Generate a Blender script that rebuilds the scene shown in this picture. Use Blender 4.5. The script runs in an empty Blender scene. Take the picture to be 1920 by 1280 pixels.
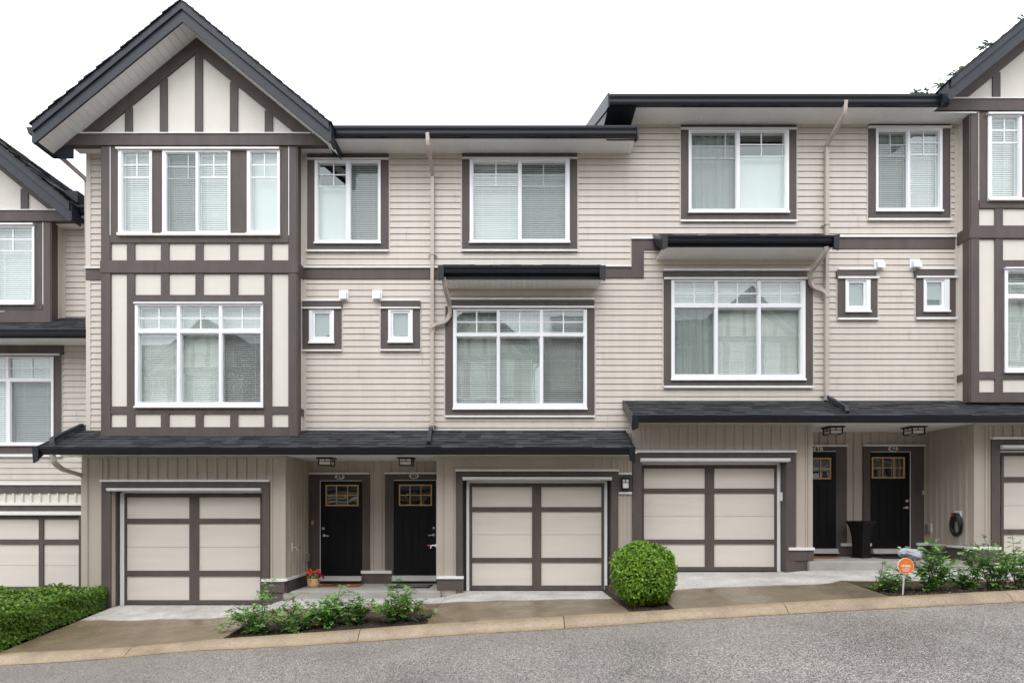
import bpy, math, random
from mathutils import Vector, Matrix
import numpy as np

sc = bpy.context.scene
C = sc.collection
R = math.radians
random.seed(7)

# ------------------------------------------------------------------ camera
F, CX, HY, HC = 1050.0, 965.0, 950.0, 1.7       # focal length (px of 1920), vanishing point, eye height
cam_d = bpy.data.cameras.new('camera')
cam = bpy.data.objects.new('camera', cam_d); C.objects.link(cam)
cam.location = (0, 0, HC); cam.rotation_euler = (R(90), 0, 0)
cam_d.sensor_width = 36; cam_d.lens = F / 1920 * 36
cam_d.shift_x = -(CX - 960) / 1920; cam_d.shift_y = (HY - 640) / 1920
cam_d.clip_end = 2000
sc.camera = cam

# ------------------------------------------------------------------ overcast sky
w = bpy.data.worlds.new('World'); sc.world = w; w.use_nodes = True
nt = w.node_tree; nt.nodes.clear()
out = nt.nodes.new('ShaderNodeOutputWorld'); bg = nt.nodes.new('ShaderNodeBackground')
sky = nt.nodes.new('ShaderNodeTexSky'); sky.sky_type = 'NISHITA'; sky.sun_disc = False
sky.sun_elevation = R(62); sky.sun_rotation = R(200); sky.dust_density = 5
hs = nt.nodes.new('ShaderNodeHueSaturation'); hs.inputs['Saturation'].default_value = 0.15
mx = nt.nodes.new('ShaderNodeMix'); mx.data_type = 'RGBA'; mx.inputs[0].default_value = 0.82
mx.inputs[7].default_value = (9.4, 9.75, 10.3, 1)
nt.links.new(sky.outputs[0], hs.inputs['Color']); nt.links.new(hs.outputs[0], mx.inputs[6])
nt.links.new(mx.outputs[2], bg.inputs[0]); bg.inputs[1].default_value = 0.15
nt.links.new(bg.outputs[0], out.inputs[0])
sun_d = bpy.data.lights.new('sun', 'SUN'); sun_d.energy = 0.7; sun_d.angle = R(40); sun_d.color = (1, .97, .93)
sun = bpy.data.objects.new('sun', sun_d); C.objects.link(sun)
sun.rotation_euler = (R(32), R(-8), 0); sun.location = (0, -5, 30)
sc.view_settings.view_transform = 'Standard'; sc.view_settings.look = 'None'
sc.view_settings.gamma = 1.0; sc.view_settings.exposure = 0.68
sc.cycles.max_bounces = 8; sc.cycles.transparent_max_bounces = 16
sc.cycles.caustics_reflective = False; sc.cycles.caustics_refractive = False

# ------------------------------------------------------------------ measuring helpers
def PX(px, Y): return (px - CX) * Y / F
def PZ(py, Y): return HC + (HY - py) * Y / F
def PR(Y, x0, y0, x1, y1): return (PX(x0, Y), PX(x1, Y), PZ(y1, Y), PZ(y0, Y))   # X0 X1 Z0 Z1
def lerp(a, b, t): return a + (b - a) * t
def interp(x, pts):
    if x <= pts[0][0]:
        (a, za), (b, zb) = pts[0], pts[1]
    elif x >= pts[-1][0]:
        (a, za), (b, zb) = pts[-2], pts[-1]
    else:
        for (a, za), (b, zb) in zip(pts, pts[1:]):
            if a <= x <= b: break
    return za + (zb - za) * (x - a) / (b - a)

# ------------------------------------------------------------------ materials
def mat_base(name):
    m = bpy.data.materials.new(name); m.use_nodes = True
    n = m.node_tree.nodes; l = m.node_tree.links
    return m, n, l, n['Principled BSDF']
def nd(n, t, **k):
    o = n.new(t)
    for a, b in k.items(): setattr(o, a, b)
    return o
def noise(n, l, scale, detail=4, rough=.55, vec=None, stretch=None):
    t = nd(n, 'ShaderNodeTexNoise'); t.inputs['Scale'].default_value = scale
    t.inputs['Detail'].default_value = detail; t.inputs['Roughness'].default_value = rough
    if vec is None:
        g = nd(n, 'ShaderNodeNewGeometry'); vec = g.outputs['Position']
    if stretch:
        mp = nd(n, 'ShaderNodeMapping'); mp.inputs['Scale'].default_value = stretch
        l.new(vec, mp.inputs['Vector']); vec = mp.outputs[0]
    l.new(vec, t.inputs['Vector'])
    return t
def ramp(n, l, src, stops):
    r = nd(n, 'ShaderNodeValToRGB'); e = r.color_ramp.elements
    e[0].position, e[0].color = stops[0][0], tuple(stops[0][1]) + (1,)
    e[1].position, e[1].color = stops[-1][0], tuple(stops[-1][1]) + (1,)
    for p, c in stops[1:-1]:
        x = e.new(p); x.color = tuple(c) + (1,)
    l.new(src, r.inputs[0]); return r
def sc3(c, k): return tuple(min(1, x * k) for x in c)
def paint(name, col, rough=.6, var=.10, scale=3.0, stretch=(1, 1, .25), bump=0.0, bscale=60, spec=.5, fine=0.0):
    m, n, l, b = mat_base(name)
    t = noise(n, l, scale, 5, .6, stretch=stretch)
    r = ramp(n, l, t.outputs['Fac'], [(.3, sc3(col, 1 - var)), (.7, sc3(col, 1 + var * .6))])
    src = r.outputs[0]
    if fine:
        t2 = noise(n, l, 45, 3, .7, stretch=(1, 1, 1))
        r2 = ramp(n, l, t2.outputs['Fac'], [(.35, (1 - fine,) * 3), (.65, (1, 1, 1))])
        mm = nd(n, 'ShaderNodeMix', data_type='RGBA', blend_type='MULTIPLY'); mm.inputs[0].default_value = 1
        l.new(src, mm.inputs[6]); l.new(r2.outputs[0], mm.inputs[7]); src = mm.outputs[2]
    l.new(src, b.inputs['Base Color'])
    b.inputs['Roughness'].default_value = rough; b.inputs['Specular IOR Level'].default_value = spec
    if bump:
        t3 = noise(n, l, bscale, 4, .6)
        bp = nd(n, 'ShaderNodeBump'); bp.inputs['Strength'].default_value = bump; bp.inputs['Distance'].default_value = .01
        l.new(t3.outputs['Fac'], bp.inputs['Height']); l.new(bp.outputs[0], b.inputs['Normal'])
    return m
def boards(name, col):
    """vinyl boards: every board a touch different, faint vertical rain streaks"""
    m, n, l, b = mat_base(name)
    g = nd(n, 'ShaderNodeNewGeometry')
    r = ramp(n, l, g.outputs['Random Per Island'], [(0, sc3(col, .982)), (1, sc3(col, 1.012))])
    t = noise(n, l, 5.0, 5, .6, stretch=(1.6, 1.6, .12)); r2 = ramp(n, l, t.outputs['Fac'], [(.3, (.93, .925, .92)), (.6, (1, 1, 1))])
    t3 = noise(n, l, .7, 3, .6); r3 = ramp(n, l, t3.outputs['Fac'], [(.3, (.94, .94, .94)), (.6, (1, 1, 1))])
    a = nd(n, 'ShaderNodeMix', data_type='RGBA', blend_type='MULTIPLY'); a.inputs[0].default_value = 1
    l.new(r.outputs[0], a.inputs[6]); l.new(r2.outputs[0], a.inputs[7])
    c = nd(n, 'ShaderNodeMix', data_type='RGBA', blend_type='MULTIPLY'); c.inputs[0].default_value = 1
    l.new(a.outputs[2], c.inputs[6]); l.new(r3.outputs[0], c.inputs[7]); l.new(c.outputs[2], b.inputs['Base Color'])
    b.inputs['Roughness'].default_value = .42
    return m
def island(name, cols, rough=.6, spec=.4, trans=0.0, bump=0):
    """colour varies piece by piece (leaf, shingle, chip)"""
    m, n, l, b = mat_base(name)
    g = nd(n, 'ShaderNodeNewGeometry')
    k = len(cols); r = ramp(n, l, g.outputs['Random Per Island'], [(i / (k - 1), c) for i, c in enumerate(cols)])
    src = r.outputs[0]
    t = noise(n, l, 2.2, 3, .6)
    r2 = ramp(n, l, t.outputs['Fac'], [(.3, (.72,) * 3), (.7, (1.0,) * 3)])
    mm = nd(n, 'ShaderNodeMix', data_type='RGBA', blend_type='MULTIPLY'); mm.inputs[0].default_value = 1
    l.new(src, mm.inputs[6]); l.new(r2.outputs[0], mm.inputs[7])
    l.new(mm.outputs[2], b.inputs['Base Color'])
    b.inputs['Roughness'].default_value = rough; b.inputs['Specular IOR Level'].default_value = spec
    if bump:
        t3 = noise(n, l, 180, 3, .7)
        bp = nd(n, 'ShaderNodeBump'); bp.inputs['Strength'].default_value = bump; bp.inputs['Distance'].default_value = .01
        l.new(t3.outputs['Fac'], bp.inputs['Height']); l.new(bp.outputs[0], b.inputs['Normal'])
    if trans:
        tr = nd(n, 'ShaderNodeBsdfTranslucent'); l.new(mm.outputs[2], tr.inputs[0])
        ms = nd(n, 'ShaderNodeMixShader'); ms.inputs[0].default_value = trans
        o = n['Material Output']
        l.new(b.outputs[0], ms.inputs[1]); l.new(tr.outputs[0], ms.inputs[2]); l.new(ms.outputs[0], o.inputs[0])
    return m
def concrete(name, wet, dry, edge):
    m, n, l, b = mat_base(name)
    g = nd(n, 'ShaderNodeNewGeometry'); s = nd(n, 'ShaderNodeSeparateXYZ'); l.new(g.outputs['Position'], s.inputs[0])
    t = noise(n, l, .9, 3, .5)
    ma = nd(n, 'ShaderNodeMath', operation='MULTIPLY_ADD'); ma.inputs[1].default_value = .55
    l.new(t.outputs['Fac'], ma.inputs[0]); l.new(s.outputs['Y'], ma.inputs[2])
    mr = nd(n, 'ShaderNodeMapRange'); mr.inputs['From Min'].default_value = edge + .24; mr.inputs['From Max'].default_value = edge + .33
    l.new(ma.outputs[0], mr.inputs['Value'])
    big = noise(n, l, 1.9, 6, .68); sm = noise(n, l, 85, 3, .85)
    rb = ramp(n, l, big.outputs['Fac'], [(.3, (.66, .65, .64)), (.62, (1.06,) * 3)])
    rs = ramp(n, l, sm.outputs['Fac'], [(.38, (.55, .53, .52)), (.5, (.95,) * 3), (.64, (1.3, 1.28, 1.24))])
    mc = nd(n, 'ShaderNodeMix', data_type='RGBA'); l.new(mr.outputs[0], mc.inputs[0])
    mc.inputs[6].default_value = wet + (1,); mc.inputs[7].default_value = dry + (1,)
    a = nd(n, 'ShaderNodeMix', data_type='RGBA', blend_type='MULTIPLY'); a.inputs[0].default_value = 1
    l.new(mc.outputs[2], a.inputs[6]); l.new(rb.outputs[0], a.inputs[7])
    a2 = nd(n, 'ShaderNodeMix', data_type='RGBA', blend_type='MULTIPLY'); a2.inputs[0].default_value = 1
    l.new(a.outputs[2], a2.inputs[6]); l.new(rs.outputs[0], a2.inputs[7]); l.new(a2.outputs[2], b.inputs['Base Color'])
    pud = noise(n, l, 1.1, 2, .5)
    rr = ramp(n, l, pud.outputs['Fac'], [(.42, (.5,) * 3), (.6, (.22,) * 3)])
    rm = nd(n, 'ShaderNodeMix', data_type='FLOAT'); l.new(mr.outputs[0], rm.inputs[0])
    l.new(rr.outputs[0], rm.inputs[2]); rm.inputs[3].default_value = .85
    l.new(rm.outputs[0], b.inputs['Roughness'])
    bp = nd(n, 'ShaderNodeBump'); bp.inputs['Strength'].default_value = .35; bp.inputs['Distance'].default_value = .004
    l.new(sm.outputs['Fac'], bp.inputs['Height']); l.new(bp.outputs[0], b.inputs['Normal'])
    return m
def asphalt():
    m, n, l, b = mat_base('wet aggregate asphalt')
    g = nd(n, 'ShaderNodeNewGeometry')
    v = nd(n, 'ShaderNodeTexVoronoi'); v.inputs['Scale'].default_value = 92; l.new(g.outputs['Position'], v.inputs['Vector'])
    s = nd(n, 'ShaderNodeSeparateColor'); l.new(v.outputs['Color'], s.inputs[0])
    r = ramp(n, l, s.outputs[0], [(0, (.05, .046, .044)), (.25, (.16, .146, .138)), (.6, (.285, .26, .245)), (.85, (.40, .37, .345)), (1, (.62, .575, .53))])
    big = noise(n, l, .55, 5, .65)
    rb = ramp(n, l, big.outputs['Fac'], [(.3, (.78, .78, .79)), (.5, (.94,) * 3), (.68, (1.08, 1.07, 1.05))])
    a = nd(n, 'ShaderNodeMix', data_type='RGBA', blend_type='MULTIPLY'); a.inputs[0].default_value = 1
    l.new(r.outputs[0], a.inputs[6]); l.new(rb.outputs[0], a.inputs[7]); l.new(a.outputs[2], b.inputs['Base Color'])
    rr = ramp(n, l, big.outputs['Fac'], [(.35, (.30,) * 3), (.65, (.5,) * 3)]); l.new(rr.outputs[0], b.inputs['Roughness'])
    bp = nd(n, 'ShaderNodeBump'); bp.inputs['Strength'].default_value = .7; bp.inputs['Distance'].default_value = .006
    l.new(v.outputs['Distance'], bp.inputs['Height']); bp.invert = True
    l.new(bp.outputs[0], b.inputs['Normal'])
    return m
def glass(name, tint, ior, rough=0.0, wave=.012):
    m, n, l, b = mat_base(name); n.remove(b)
    o = n['Material Output']; tr = nd(n, 'ShaderNodeBsdfTransparent'); tr.inputs[0].default_value = tint + (1,)
    gl = nd(n, 'ShaderNodeBsdfGlossy'); gl.inputs['Roughness'].default_value = rough; gl.inputs[0].default_value = (.93, 1, .98, 1)
    lw = nd(n, 'ShaderNodeLayerWeight'); lw.inputs[0].default_value = .5     # facing: the same from both sides
    pw = nd(n, 'ShaderNodeMath', operation='POWER'); pw.inputs[1].default_value = 4.5; l.new(lw.outputs['Facing'], pw.inputs[0])
    f0 = ((ior - 1) / (ior + 1)) ** 2
    fr = nd(n, 'ShaderNodeMath', operation='MULTIPLY_ADD'); fr.inputs[1].default_value = 1 - f0; fr.inputs[2].default_value = f0; l.new(pw.outputs[0], fr.inputs[0])
    t = noise(n, l, 2.4, 1, .4); bp = nd(n, 'ShaderNodeBump'); bp.inputs['Strength'].default_value = 1; bp.inputs['Distance'].default_value = wave
    l.new(t.outputs['Fac'], bp.inputs['Height']); l.new(bp.outputs[0], gl.inputs['Normal'])
    ms = nd(n, 'ShaderNodeMixShader'); l.new(fr.outputs[0], ms.inputs[0]); l.new(tr.outputs[0], ms.inputs[1]); l.new(gl.outputs[0], ms.inputs[2])
    l.new(ms.outputs[0], o.inputs[0]); return m
def screen_mat():
    m, n, l, b = mat_base('insect mesh'); b.inputs['Base Color'].default_value = (.06, .06, .062, 1); b.inputs['Roughness'].default_value = .7
    o = n['Material Output']; tr = nd(n, 'ShaderNodeBsdfTransparent'); ms = nd(n, 'ShaderNodeMixShader'); ms.inputs[0].default_value = .28
    l.new(tr.outputs[0], ms.inputs[1]); l.new(b.outputs[0], ms.inputs[2]); l.new(ms.outputs[0], o.inputs[0]); return m
def soil():
    m, n, l, b = mat_base('dark bark mulch')
    t = noise(n, l, 28, 5, .75); r = ramp(n, l, t.outputs['Fac'], [(.35, (.008, .006, .005)), (.55, (.035, .02, .014)), (.72, (.11, .06, .038))])
    l.new(r.outputs[0], b.inputs['Base Color']); b.inputs['Roughness'].default_value = .75
    bp = nd(n, 'ShaderNodeBump'); bp.inputs['Strength'].default_value = 1; bp.inputs['Distance'].default_value = .03
    l.new(t.outputs['Fac'], bp.inputs['Height']); l.new(bp.outputs[0], b.inputs['Normal']); return m

M = dict(
    siding=boards('beige vinyl siding', (.615, .555, .49)),
    corner=paint('beige vinyl corner', (.61, .555, .495), .42, .05, 1.2, (1, 1, .3)),
    batten=paint('taupe board and batten', (.47, .41, .35), .5, .06, 1.5, (1, 1, .3), .1, 80, fine=.04),
    trim=paint('brown painted trim', (.105, .084, .077), .6, .17, 3, (2, 2, .5), .3, 55, .35, fine=.10),
    cream=paint('cream stucco board', (.73, .685, .62), .65, .05, 2.0, (1, 1, .3), .2, 120, fine=.03),
    panel=paint('cream garage panel', (.72, .665, .60), .5, .05, 2.2, (.35, 1, 3), .1, 140, fine=.06),
    white=paint('white vinyl', (.86, .87, .89), .35, .03),
    flash=paint('white flashing', (.80, .79, .78), .4, .06),
    soffit=paint('white vented soffit', (.88, .875, .865), .5, .04),
    black=paint('black metal gutter', (.007, .009, .016), .34, .15, 6, (1, 1, 1), .1, 20, .4),
    dark=paint('charcoal fascia board', (.028, .032, .043), .5, .2, 3, (1, 1, 1), .3, 40, .35, fine=.15),  # faint blue lift: rain haze on the upper boards is put into the colour
    door=paint('black door paint', (.0045, .0045, .0055), .45, .1, spec=.22),
    pipe=paint('beige downpipe', (.50, .43, .375), .38, .06),
    shingle=island('asphalt shingles', [(.012, .013, .017), (.024, .026, .031), (.038, .041, .048), (.017, .018, .023), (.055, .059, .068), (.022, .024, .029)], .6, .35, bump=.4),
    blind=paint('white blind', (.86, .86, .85), .6, .03),
    shade=paint('pale roller shade', (.72, .73, .74), .7, .04),
    curtain=paint('net curtain', (.66, .70, .68), .8, .08, 1, (9, 1, .3)),
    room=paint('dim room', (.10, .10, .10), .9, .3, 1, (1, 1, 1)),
    frost=paint('frosted backing', (.26, .31, .30), .6, .1),
    glass=glass('window glass', (.925, .98, .95), 2.25, 0, .0007),
    doorglass=glass('door glass', (.25, .24, .23), 3.2, 0, .003),
    screen=screen_mat(),
    wood=paint('golden oak glazing bars', (.60, .36, .15), .45, .12, 20),
    metal=paint('satin nickel', (.55, .54, .52), .25, .05, spec=.9),
    lamp=paint('opal lamp glass', (.86, .86, .80), .3, .03),
    step=paint('grey porch concrete', (.40, .38, .355), .8, .16, 2.5, (1, 1, 1), .4, 90, fine=.12),
    found=paint('foundation concrete', (.42, .38, .33), .85, .2, 5, (1, 1, 1), .5, 60, fine=.15),
    drive=concrete('driveway concrete', (.215, .163, .108), (.51, .495, .47), 10.15),
    drive_up=concrete('upper driveway concrete', (.195, .155, .105), (.51, .495, .47), 9.75),
    kerb=concrete('sand coloured kerb', (.35, .27, .18), (.35, .27, .18), 30),
    road=asphalt(), soil=soil(),
    grass=paint('rough ground', (.06, .08, .035), .9, .4, 3, (1, 1, 1)),
    hedge=island('hedge leaves', [(.065, .155, .018), (.13, .27, .03), (.21, .37, .04), (.09, .19, .024), (.31, .45, .06)], .45, .5, .25),
    bush=island('clipped bush leaves', [(.09, .23, .016), (.19, .38, .028), (.30, .50, .04), (.12, .27, .02), (.40, .58, .06)], .45, .5, .28),
    rose=island('rose leaves', [(.08, .24, .045), (.15, .36, .07), (.28, .52, .11), (.11, .29, .06), (.42, .62, .17)], .32, .6, .22),
    rosetip=island('young rose leaves', [(.20, .06, .03), (.26, .13, .05), (.20, .24, .05)], .4, .5, .2),
    stem=paint('green brown stems', (.07, .075, .03), .7, .3, 10),
    treeleaf=island('tree leaves', [(.09, .14, .08), (.12, .19, .10), (.16, .23, .13)], .6, .3, .35),  # greens lightened: haze over the distant tree is put into the leaf colour
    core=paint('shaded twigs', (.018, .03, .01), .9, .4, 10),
    bark=paint('bark', (.08, .06, .045), .9, .3, 10),
    chip=island('bark chips', [(.02, .012, .008), (.06, .03, .018), (.12, .06, .035), (.03, .02, .014)], .7, .3),
    yleaf=island('fallen leaves', [(.50, .30, .03), (.35, .22, .05), (.55, .42, .06), (.22, .09, .03)], .6),
    pot=paint('cream flower pot', (.62, .42, .19), .45, .05),
    redf=island('coral petals', [(.65, .04, .03), (.80, .12, .07), (.70, .07, .09)], .6, .2, .2),
    magf=island('magenta petals', [(.22, .008, .06), (.35, .02, .10), (.28, .02, .12)], .6, .2, .2),
    yelf=island('amber petals', [(.70, .25, .01), (.6, .16, .01)], .6, .2, .2),
    mat_brown=paint('coir doormat', (.27, .105, .03), .95, .2, 20, (1, 1, 1), .5, 200),
    mat_black=paint('black rubber', (.012, .012, .012), .8, .1),
    mat_grey=paint('grey mat pile', (.12, .11, .10), .95, .3, 30, (1, 1, 1), .5, 200),
    urn=paint('black resin planter', (.006, .006, .007), .35, .1, spec=.35),
    orange=paint('orange sign face', (.86, .20, .012), .4, .02),
    greyplastic=paint('grey plastic sheet', (.36, .38, .43), .4, .12, 12, (1, 1, 1)),
    cable=paint('black cable', (.012, .012, .012), .45, .1),
    red=paint('red plastic', (.5, .02, .025), .4, .05),
    ink=paint('black numerals', (.015, .015, .015), .5, .02),
    plaque=paint('cream number plaque', (.62, .58, .50), .45, .04),
    greybox=paint('grey weatherproof cover', (.25, .25, .25), .35, .05),
)

# ------------------------------------------------------------------ mesh building
LOC = {}
def base_of(o):
    v = Vector((0, 0, 0))
    while o is not None:
        v += LOC.get(o.name, Vector((0, 0, 0))); o = o.parent
    return v
def tag(o, label=None, cat=None, group=None, kind=None):
    if label: o['label'] = label
    if cat: o['category'] = cat
    if group: o['group'] = group
    if kind: o['kind'] = kind
    return o
def thing(name, label, cat, loc, group=None):
    o = bpy.data.objects.new(name, None); C.objects.link(o); o.empty_display_size = .3
    o.location = loc; LOC[o.name] = Vector(loc); return tag(o, label, cat, group)
OFF = [Vector((0, 0, 0))]
class MB:
    def __init__(s): s.v = []; s.f = []; s.mi = []; s.marks = []
    def piece(s):
        if s.f: s.marks.append((len(s.v), len(s.f)))
    def add(s, vs, fs, m=0):
        k = len(s.v); s.v += [tuple(Vector(p) + OFF[0]) for p in vs]
        s.f += [tuple(i + k for i in f) for f in fs]; s.mi += [m] * len(fs)
    def box(s, x0, x1, y0, y1, z0, z1, m=0):
        if x0 > x1: x0, x1 = x1, x0
        if y0 > y1: y0, y1 = y1, y0
        if z0 > z1: z0, z1 = z1, z0
        s.add([(x0, y0, z0), (x1, y0, z0), (x1, y1, z0), (x0, y1, z0), (x0, y0, z1), (x1, y0, z1), (x1, y1, z1), (x0, y1, z1)],
              [(0, 3, 2, 1), (4, 5, 6, 7), (0, 1, 5, 4), (1, 2, 6, 5), (2, 3, 7, 6), (3, 0, 4, 7)], m)
    def pbox(s, Y, x0, y0, x1, y1, back=.06, m=0):          # a board measured at plane Y
        a = PR(Y, x0, y0, x1, y1); s.box(a[0], a[1], Y, Y + back, a[2], a[3], m)
    def prism(s, poly, axis, a, b, m=0):                    # poly in the two other axes
        n = len(poly); vs = []
        for t in (a, b):
            for p in poly:
                vs.append((t, p[0], p[1]) if axis == 'x' else ((p[0], t, p[1]) if axis == 'y' else (p[0], p[1], t)))
        fs = [tuple(range(n)), tuple(range(2 * n - 1, n - 1, -1))] + [(i, i + n, (i + 1) % n + n, (i + 1) % n) for i in range(n)]
        s.add(vs, fs, m)
    def grid(s, adds, subs, y0, y1, m=0):                   # solid of rectangles minus rectangles (X0 X1 Z0 Z1)
        def uniq(vals):
            vals = sorted(vals); o = [vals[0]]
            for v in vals[1:]:
                if v - o[-1] > 1e-5: o.append(v)
            return o
        xs = uniq([v for r in adds + subs for v in r[:2]]); zs = uniq([v for r in adds + subs for v in r[2:]])
        def ins(x, z, r): return r[0] < x < r[1] and r[2] < z < r[3]
        nx, nz = len(xs) - 1, len(zs) - 1
        fl = [[False] * nz for _ in range(nx)]
        for i in range(nx):
            for j in range(nz):
                x, z = (xs[i] + xs[i + 1]) / 2, (zs[j] + zs[j + 1]) / 2
                fl[i][j] = any(ins(x, z, r) for r in adds) and not any(ins(x, z, r) for r in subs)
        g = lambda i, j: 0 <= i < nx and 0 <= j < nz and fl[i][j]
        for i in range(nx):
            for j in range(nz):
                if not fl[i][j]: continue
                a, b, c, d = xs[i], xs[i + 1], zs[j], zs[j + 1]
                P = [(a, y0, c), (b, y0, c), (b, y0, d), (a, y0, d), (a, y1, c), (b, y1, c), (b, y1, d), (a, y1, d)]
                fs = [(0, 1, 2, 3), (5, 4, 7, 6)]
                if not g(i - 1, j): fs.append((4, 0, 3, 7))
                if not g(i + 1, j): fs.append((1, 5, 6, 2))
                if not g(i, j - 1): fs.append((4, 5, 1, 0))
                if not g(i, j + 1): fs.append((3, 2, 6, 7))
                s.add(P, fs, m)
    def tube(s, pts, r, n=8, m=0, square=False, ry=None):
        pts = [Vector(p) for p in pts]; rings = []
        rs = r if isinstance(r, (list, tuple)) else [r] * len(pts)
        for i, p in enumerate(pts):
            d = (pts[min(i + 1, len(pts) - 1)] - pts[max(i - 1, 0)]).normalized()
            u = Vector((0, 0, 1)).cross(d)
            if u.length < .05: u = Vector((1, 0, 0)) - d * d.x
            u.normalize(); v = d.cross(u)
            k = 4 if square else n; ring = []
            for j in range(k):
                a = 2 * math.pi * (j + (.5 if square else 0)) / k
                ring.append(p + u * math.cos(a) * rs[i] + v * math.sin(a) * (ry if ry else rs[i]))
            rings.append(ring)
        k = len(rings[0]); vs = [v for q in rings for v in q]; fs = []
        for i in range(len(rings) - 1):
            for j in range(k):
                fs.append((i * k + j, i * k + (j + 1) % k, (i + 1) * k + (j + 1) % k, (i + 1) * k + j))
        fs += [tuple(range(k - 1, -1, -1)), tuple((len(rings) - 1) * k + j for j in range(k))]
        s.add(vs, fs, m)
    def lathe(s, prof, c, n=24, m=0):
        vs = [(c[0] + r * math.cos(2 * math.pi * j / n), c[1] + r * math.sin(2 * math.pi * j / n), c[2] + z) for r, z in prof for j in range(n)]
        fs = [(i * n + j, i * n + (j + 1) % n, (i + 1) * n + (j + 1) % n, (i + 1) * n + j) for i in range(len(prof) - 1) for j in range(n)]
        fs += [tuple(range(n - 1, -1, -1)), tuple((len(prof) - 1) * n + j for j in range(n))]
        s.add(vs, fs, m)
    def build(s, name, mats, parent=None, smooth=False, **tg):
        if s.marks:                                     # several pieces: one object each
            mk = [(0, 0)] + s.marks + [(len(s.v), len(s.f))]; first = None
            for (v0, f0), (v1, f1) in zip(mk, mk[1:]):
                if f1 == f0: continue
                q = MB(); q.v = s.v[v0:v1]; q.f = [tuple(i - v0 for i in f) for f in s.f[f0:f1]]; q.mi = s.mi[f0:f1]
                o = q.build(name, mats, parent, smooth, **tg); first = first or o
            return first
        me = bpy.data.meshes.new(name)
        b = base_of(parent) if parent else Vector((0, 0, 0))
        if b.length: s.v = [(x - b.x, y - b.y, z - b.z) for x, y, z in s.v]
        me.from_pydata(s.v, [], s.f); mats = mats if isinstance(mats, list) else [mats]
        for q in mats: me.materials.append(q)
        if len(mats) > 1: me.polygons.foreach_set('material_index', s.mi)
        if smooth: me.polygons.foreach_set('use_smooth', [True] * len(me.polygons))
        me.update()
        o = bpy.data.objects.new(name, me); C.objects.link(o); o.parent = parent
        return tag(o, **tg)
def rebase(o, loc):
    """give a single-mesh top-level thing an origin at its own base"""
    o.data.transform(Matrix.Translation(-Vector(loc))); o.location = loc
    return o

# ------------------------------------------------------------------ main planes of the facade
YF, YG, YD, YU, YB, YO = 11.05, 11.27, 12.30, 11.30, 11.00, 10.50
YE = 10.65                                       # front of the main gutters
PITCH = .5

# ------------------------------------------------------------------ ground
kb = [(PX(a, 8.55), PZ(b, 8.55)) for a, b in [(-400, 1249), (0, 1224), (248, 1211.6), (413, 1196.6), (640, 1181), (799, 1169), (900, 1163.5), (1280, 1140.5), (1560, 1123), (1667, 1117.5), (1920, 1105), (2300, 1086)]]
kf = [(PX(a, 8.3), PZ(b, 8.3)) for a, b in [(-400, 1276), (0, 1247), (180, 1236), (359, 1219), (540, 1211), (640, 1204.5), (727, 1199), (900, 1186), (1033, 1180), (1280, 1161.6), (1560, 1145.6), (1920, 1127), (2300, 1107)]]
zk = lambda x: interp(x, kb)
zr = lambda x: interp(x, kf)
G1, G2, G3, G4 = PZ(1133.5, YG), PZ(1106.5, YG), PZ(1071.5, YG), PZ(1052, YG)
ff = [(-16, G1 - .85), (-9.6, G1 - .35), (-8.2, PZ(1137, YF)), (-5.0, G1), (-4.42, PZ(1121.6, 10.95)), (-1.42, PZ(1120.6, 10.95)), (-1.15, G2 - .02), (-.95, G2), (1.9, G2),
      (2.4, G3 - .03), (2.6, G3), (5.2, G3), (5.8, PZ(1069.4, 10.95)), (8.7, PZ(1067, 10.95)), (9.4, G4), (14, G4 + .02), (20, G4 + .3)]
zf = lambda x: interp(x, ff)
def zm(x):                                       # height along the back edge of the flower beds
    lin = lerp(zk(x), zf(x), .38)
    pl = [(PX(a, 9.5), PZ(b, 9.5)) for a, b in [(470, 1163), (540, 1161), (568, 1159), (686, 1146.5), (714, 1145), (799, 1142)]]
    if -4.5 <= x <= -1.34: return interp(x, pl)
    if 5.7 <= x <= 9.45: return PZ(1089.5, 9.7)
    return lin
def ground_z(x, y):
    yb = 9.5 if x < 2.42 else 9.7
    if y <= 8.55: return zk(x)
    if y < yb: return lerp(zk(x), zm(x), (y - 8.55) / (yb - 8.55))
    if y < 10.95: return lerp(zm(x), zf(x), (y - yb) / (10.95 - yb))
    return zf(x)
def road_z(x, y): return zr(x) + .019 * (8.3 - y) if y < 8.3 else zr(x)
def sheet(name, x0, x1, y0, y1, zfun, mat, dx=.25, dy=.25, depth=.3, kind='structure', dz=0, **tg):
    nx = max(1, int(math.ceil((x1 - x0) / dx))); ny = max(1, int(math.ceil((y1 - y0) / dy)))
    xs = [lerp(x0, x1, i / nx) for i in range(nx + 1)]; ys = [lerp(y0, y1, j / ny) for j in range(ny + 1)]
    mb = MB(); vs = [(x, y, zfun(x, y) + dz) for y in ys for x in xs]; W = nx + 1
    fs = [(j * W + i, j * W + i + 1, (j + 1) * W + i + 1, (j + 1) * W + i) for j in range(ny) for i in range(nx)]
    ring = [i for i in range(W)] + [j * W + nx for j in range(1, ny + 1)] + [ny * W + i for i in range(nx - 1, -1, -1)] + [j * W for j in range(ny - 1, 0, -1)]
    k = len(vs); vs += [(vs[i][0], vs[i][1], vs[i][2] - depth) for i in ring]; n = len(ring)
    fs += [(ring[a], k + a, k + (a + 1) % n, ring[(a + 1) % n]) for a in range(n)]
    mb.add(vs, fs); return mb.build(name, mat, None, kind=kind, **tg)

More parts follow.
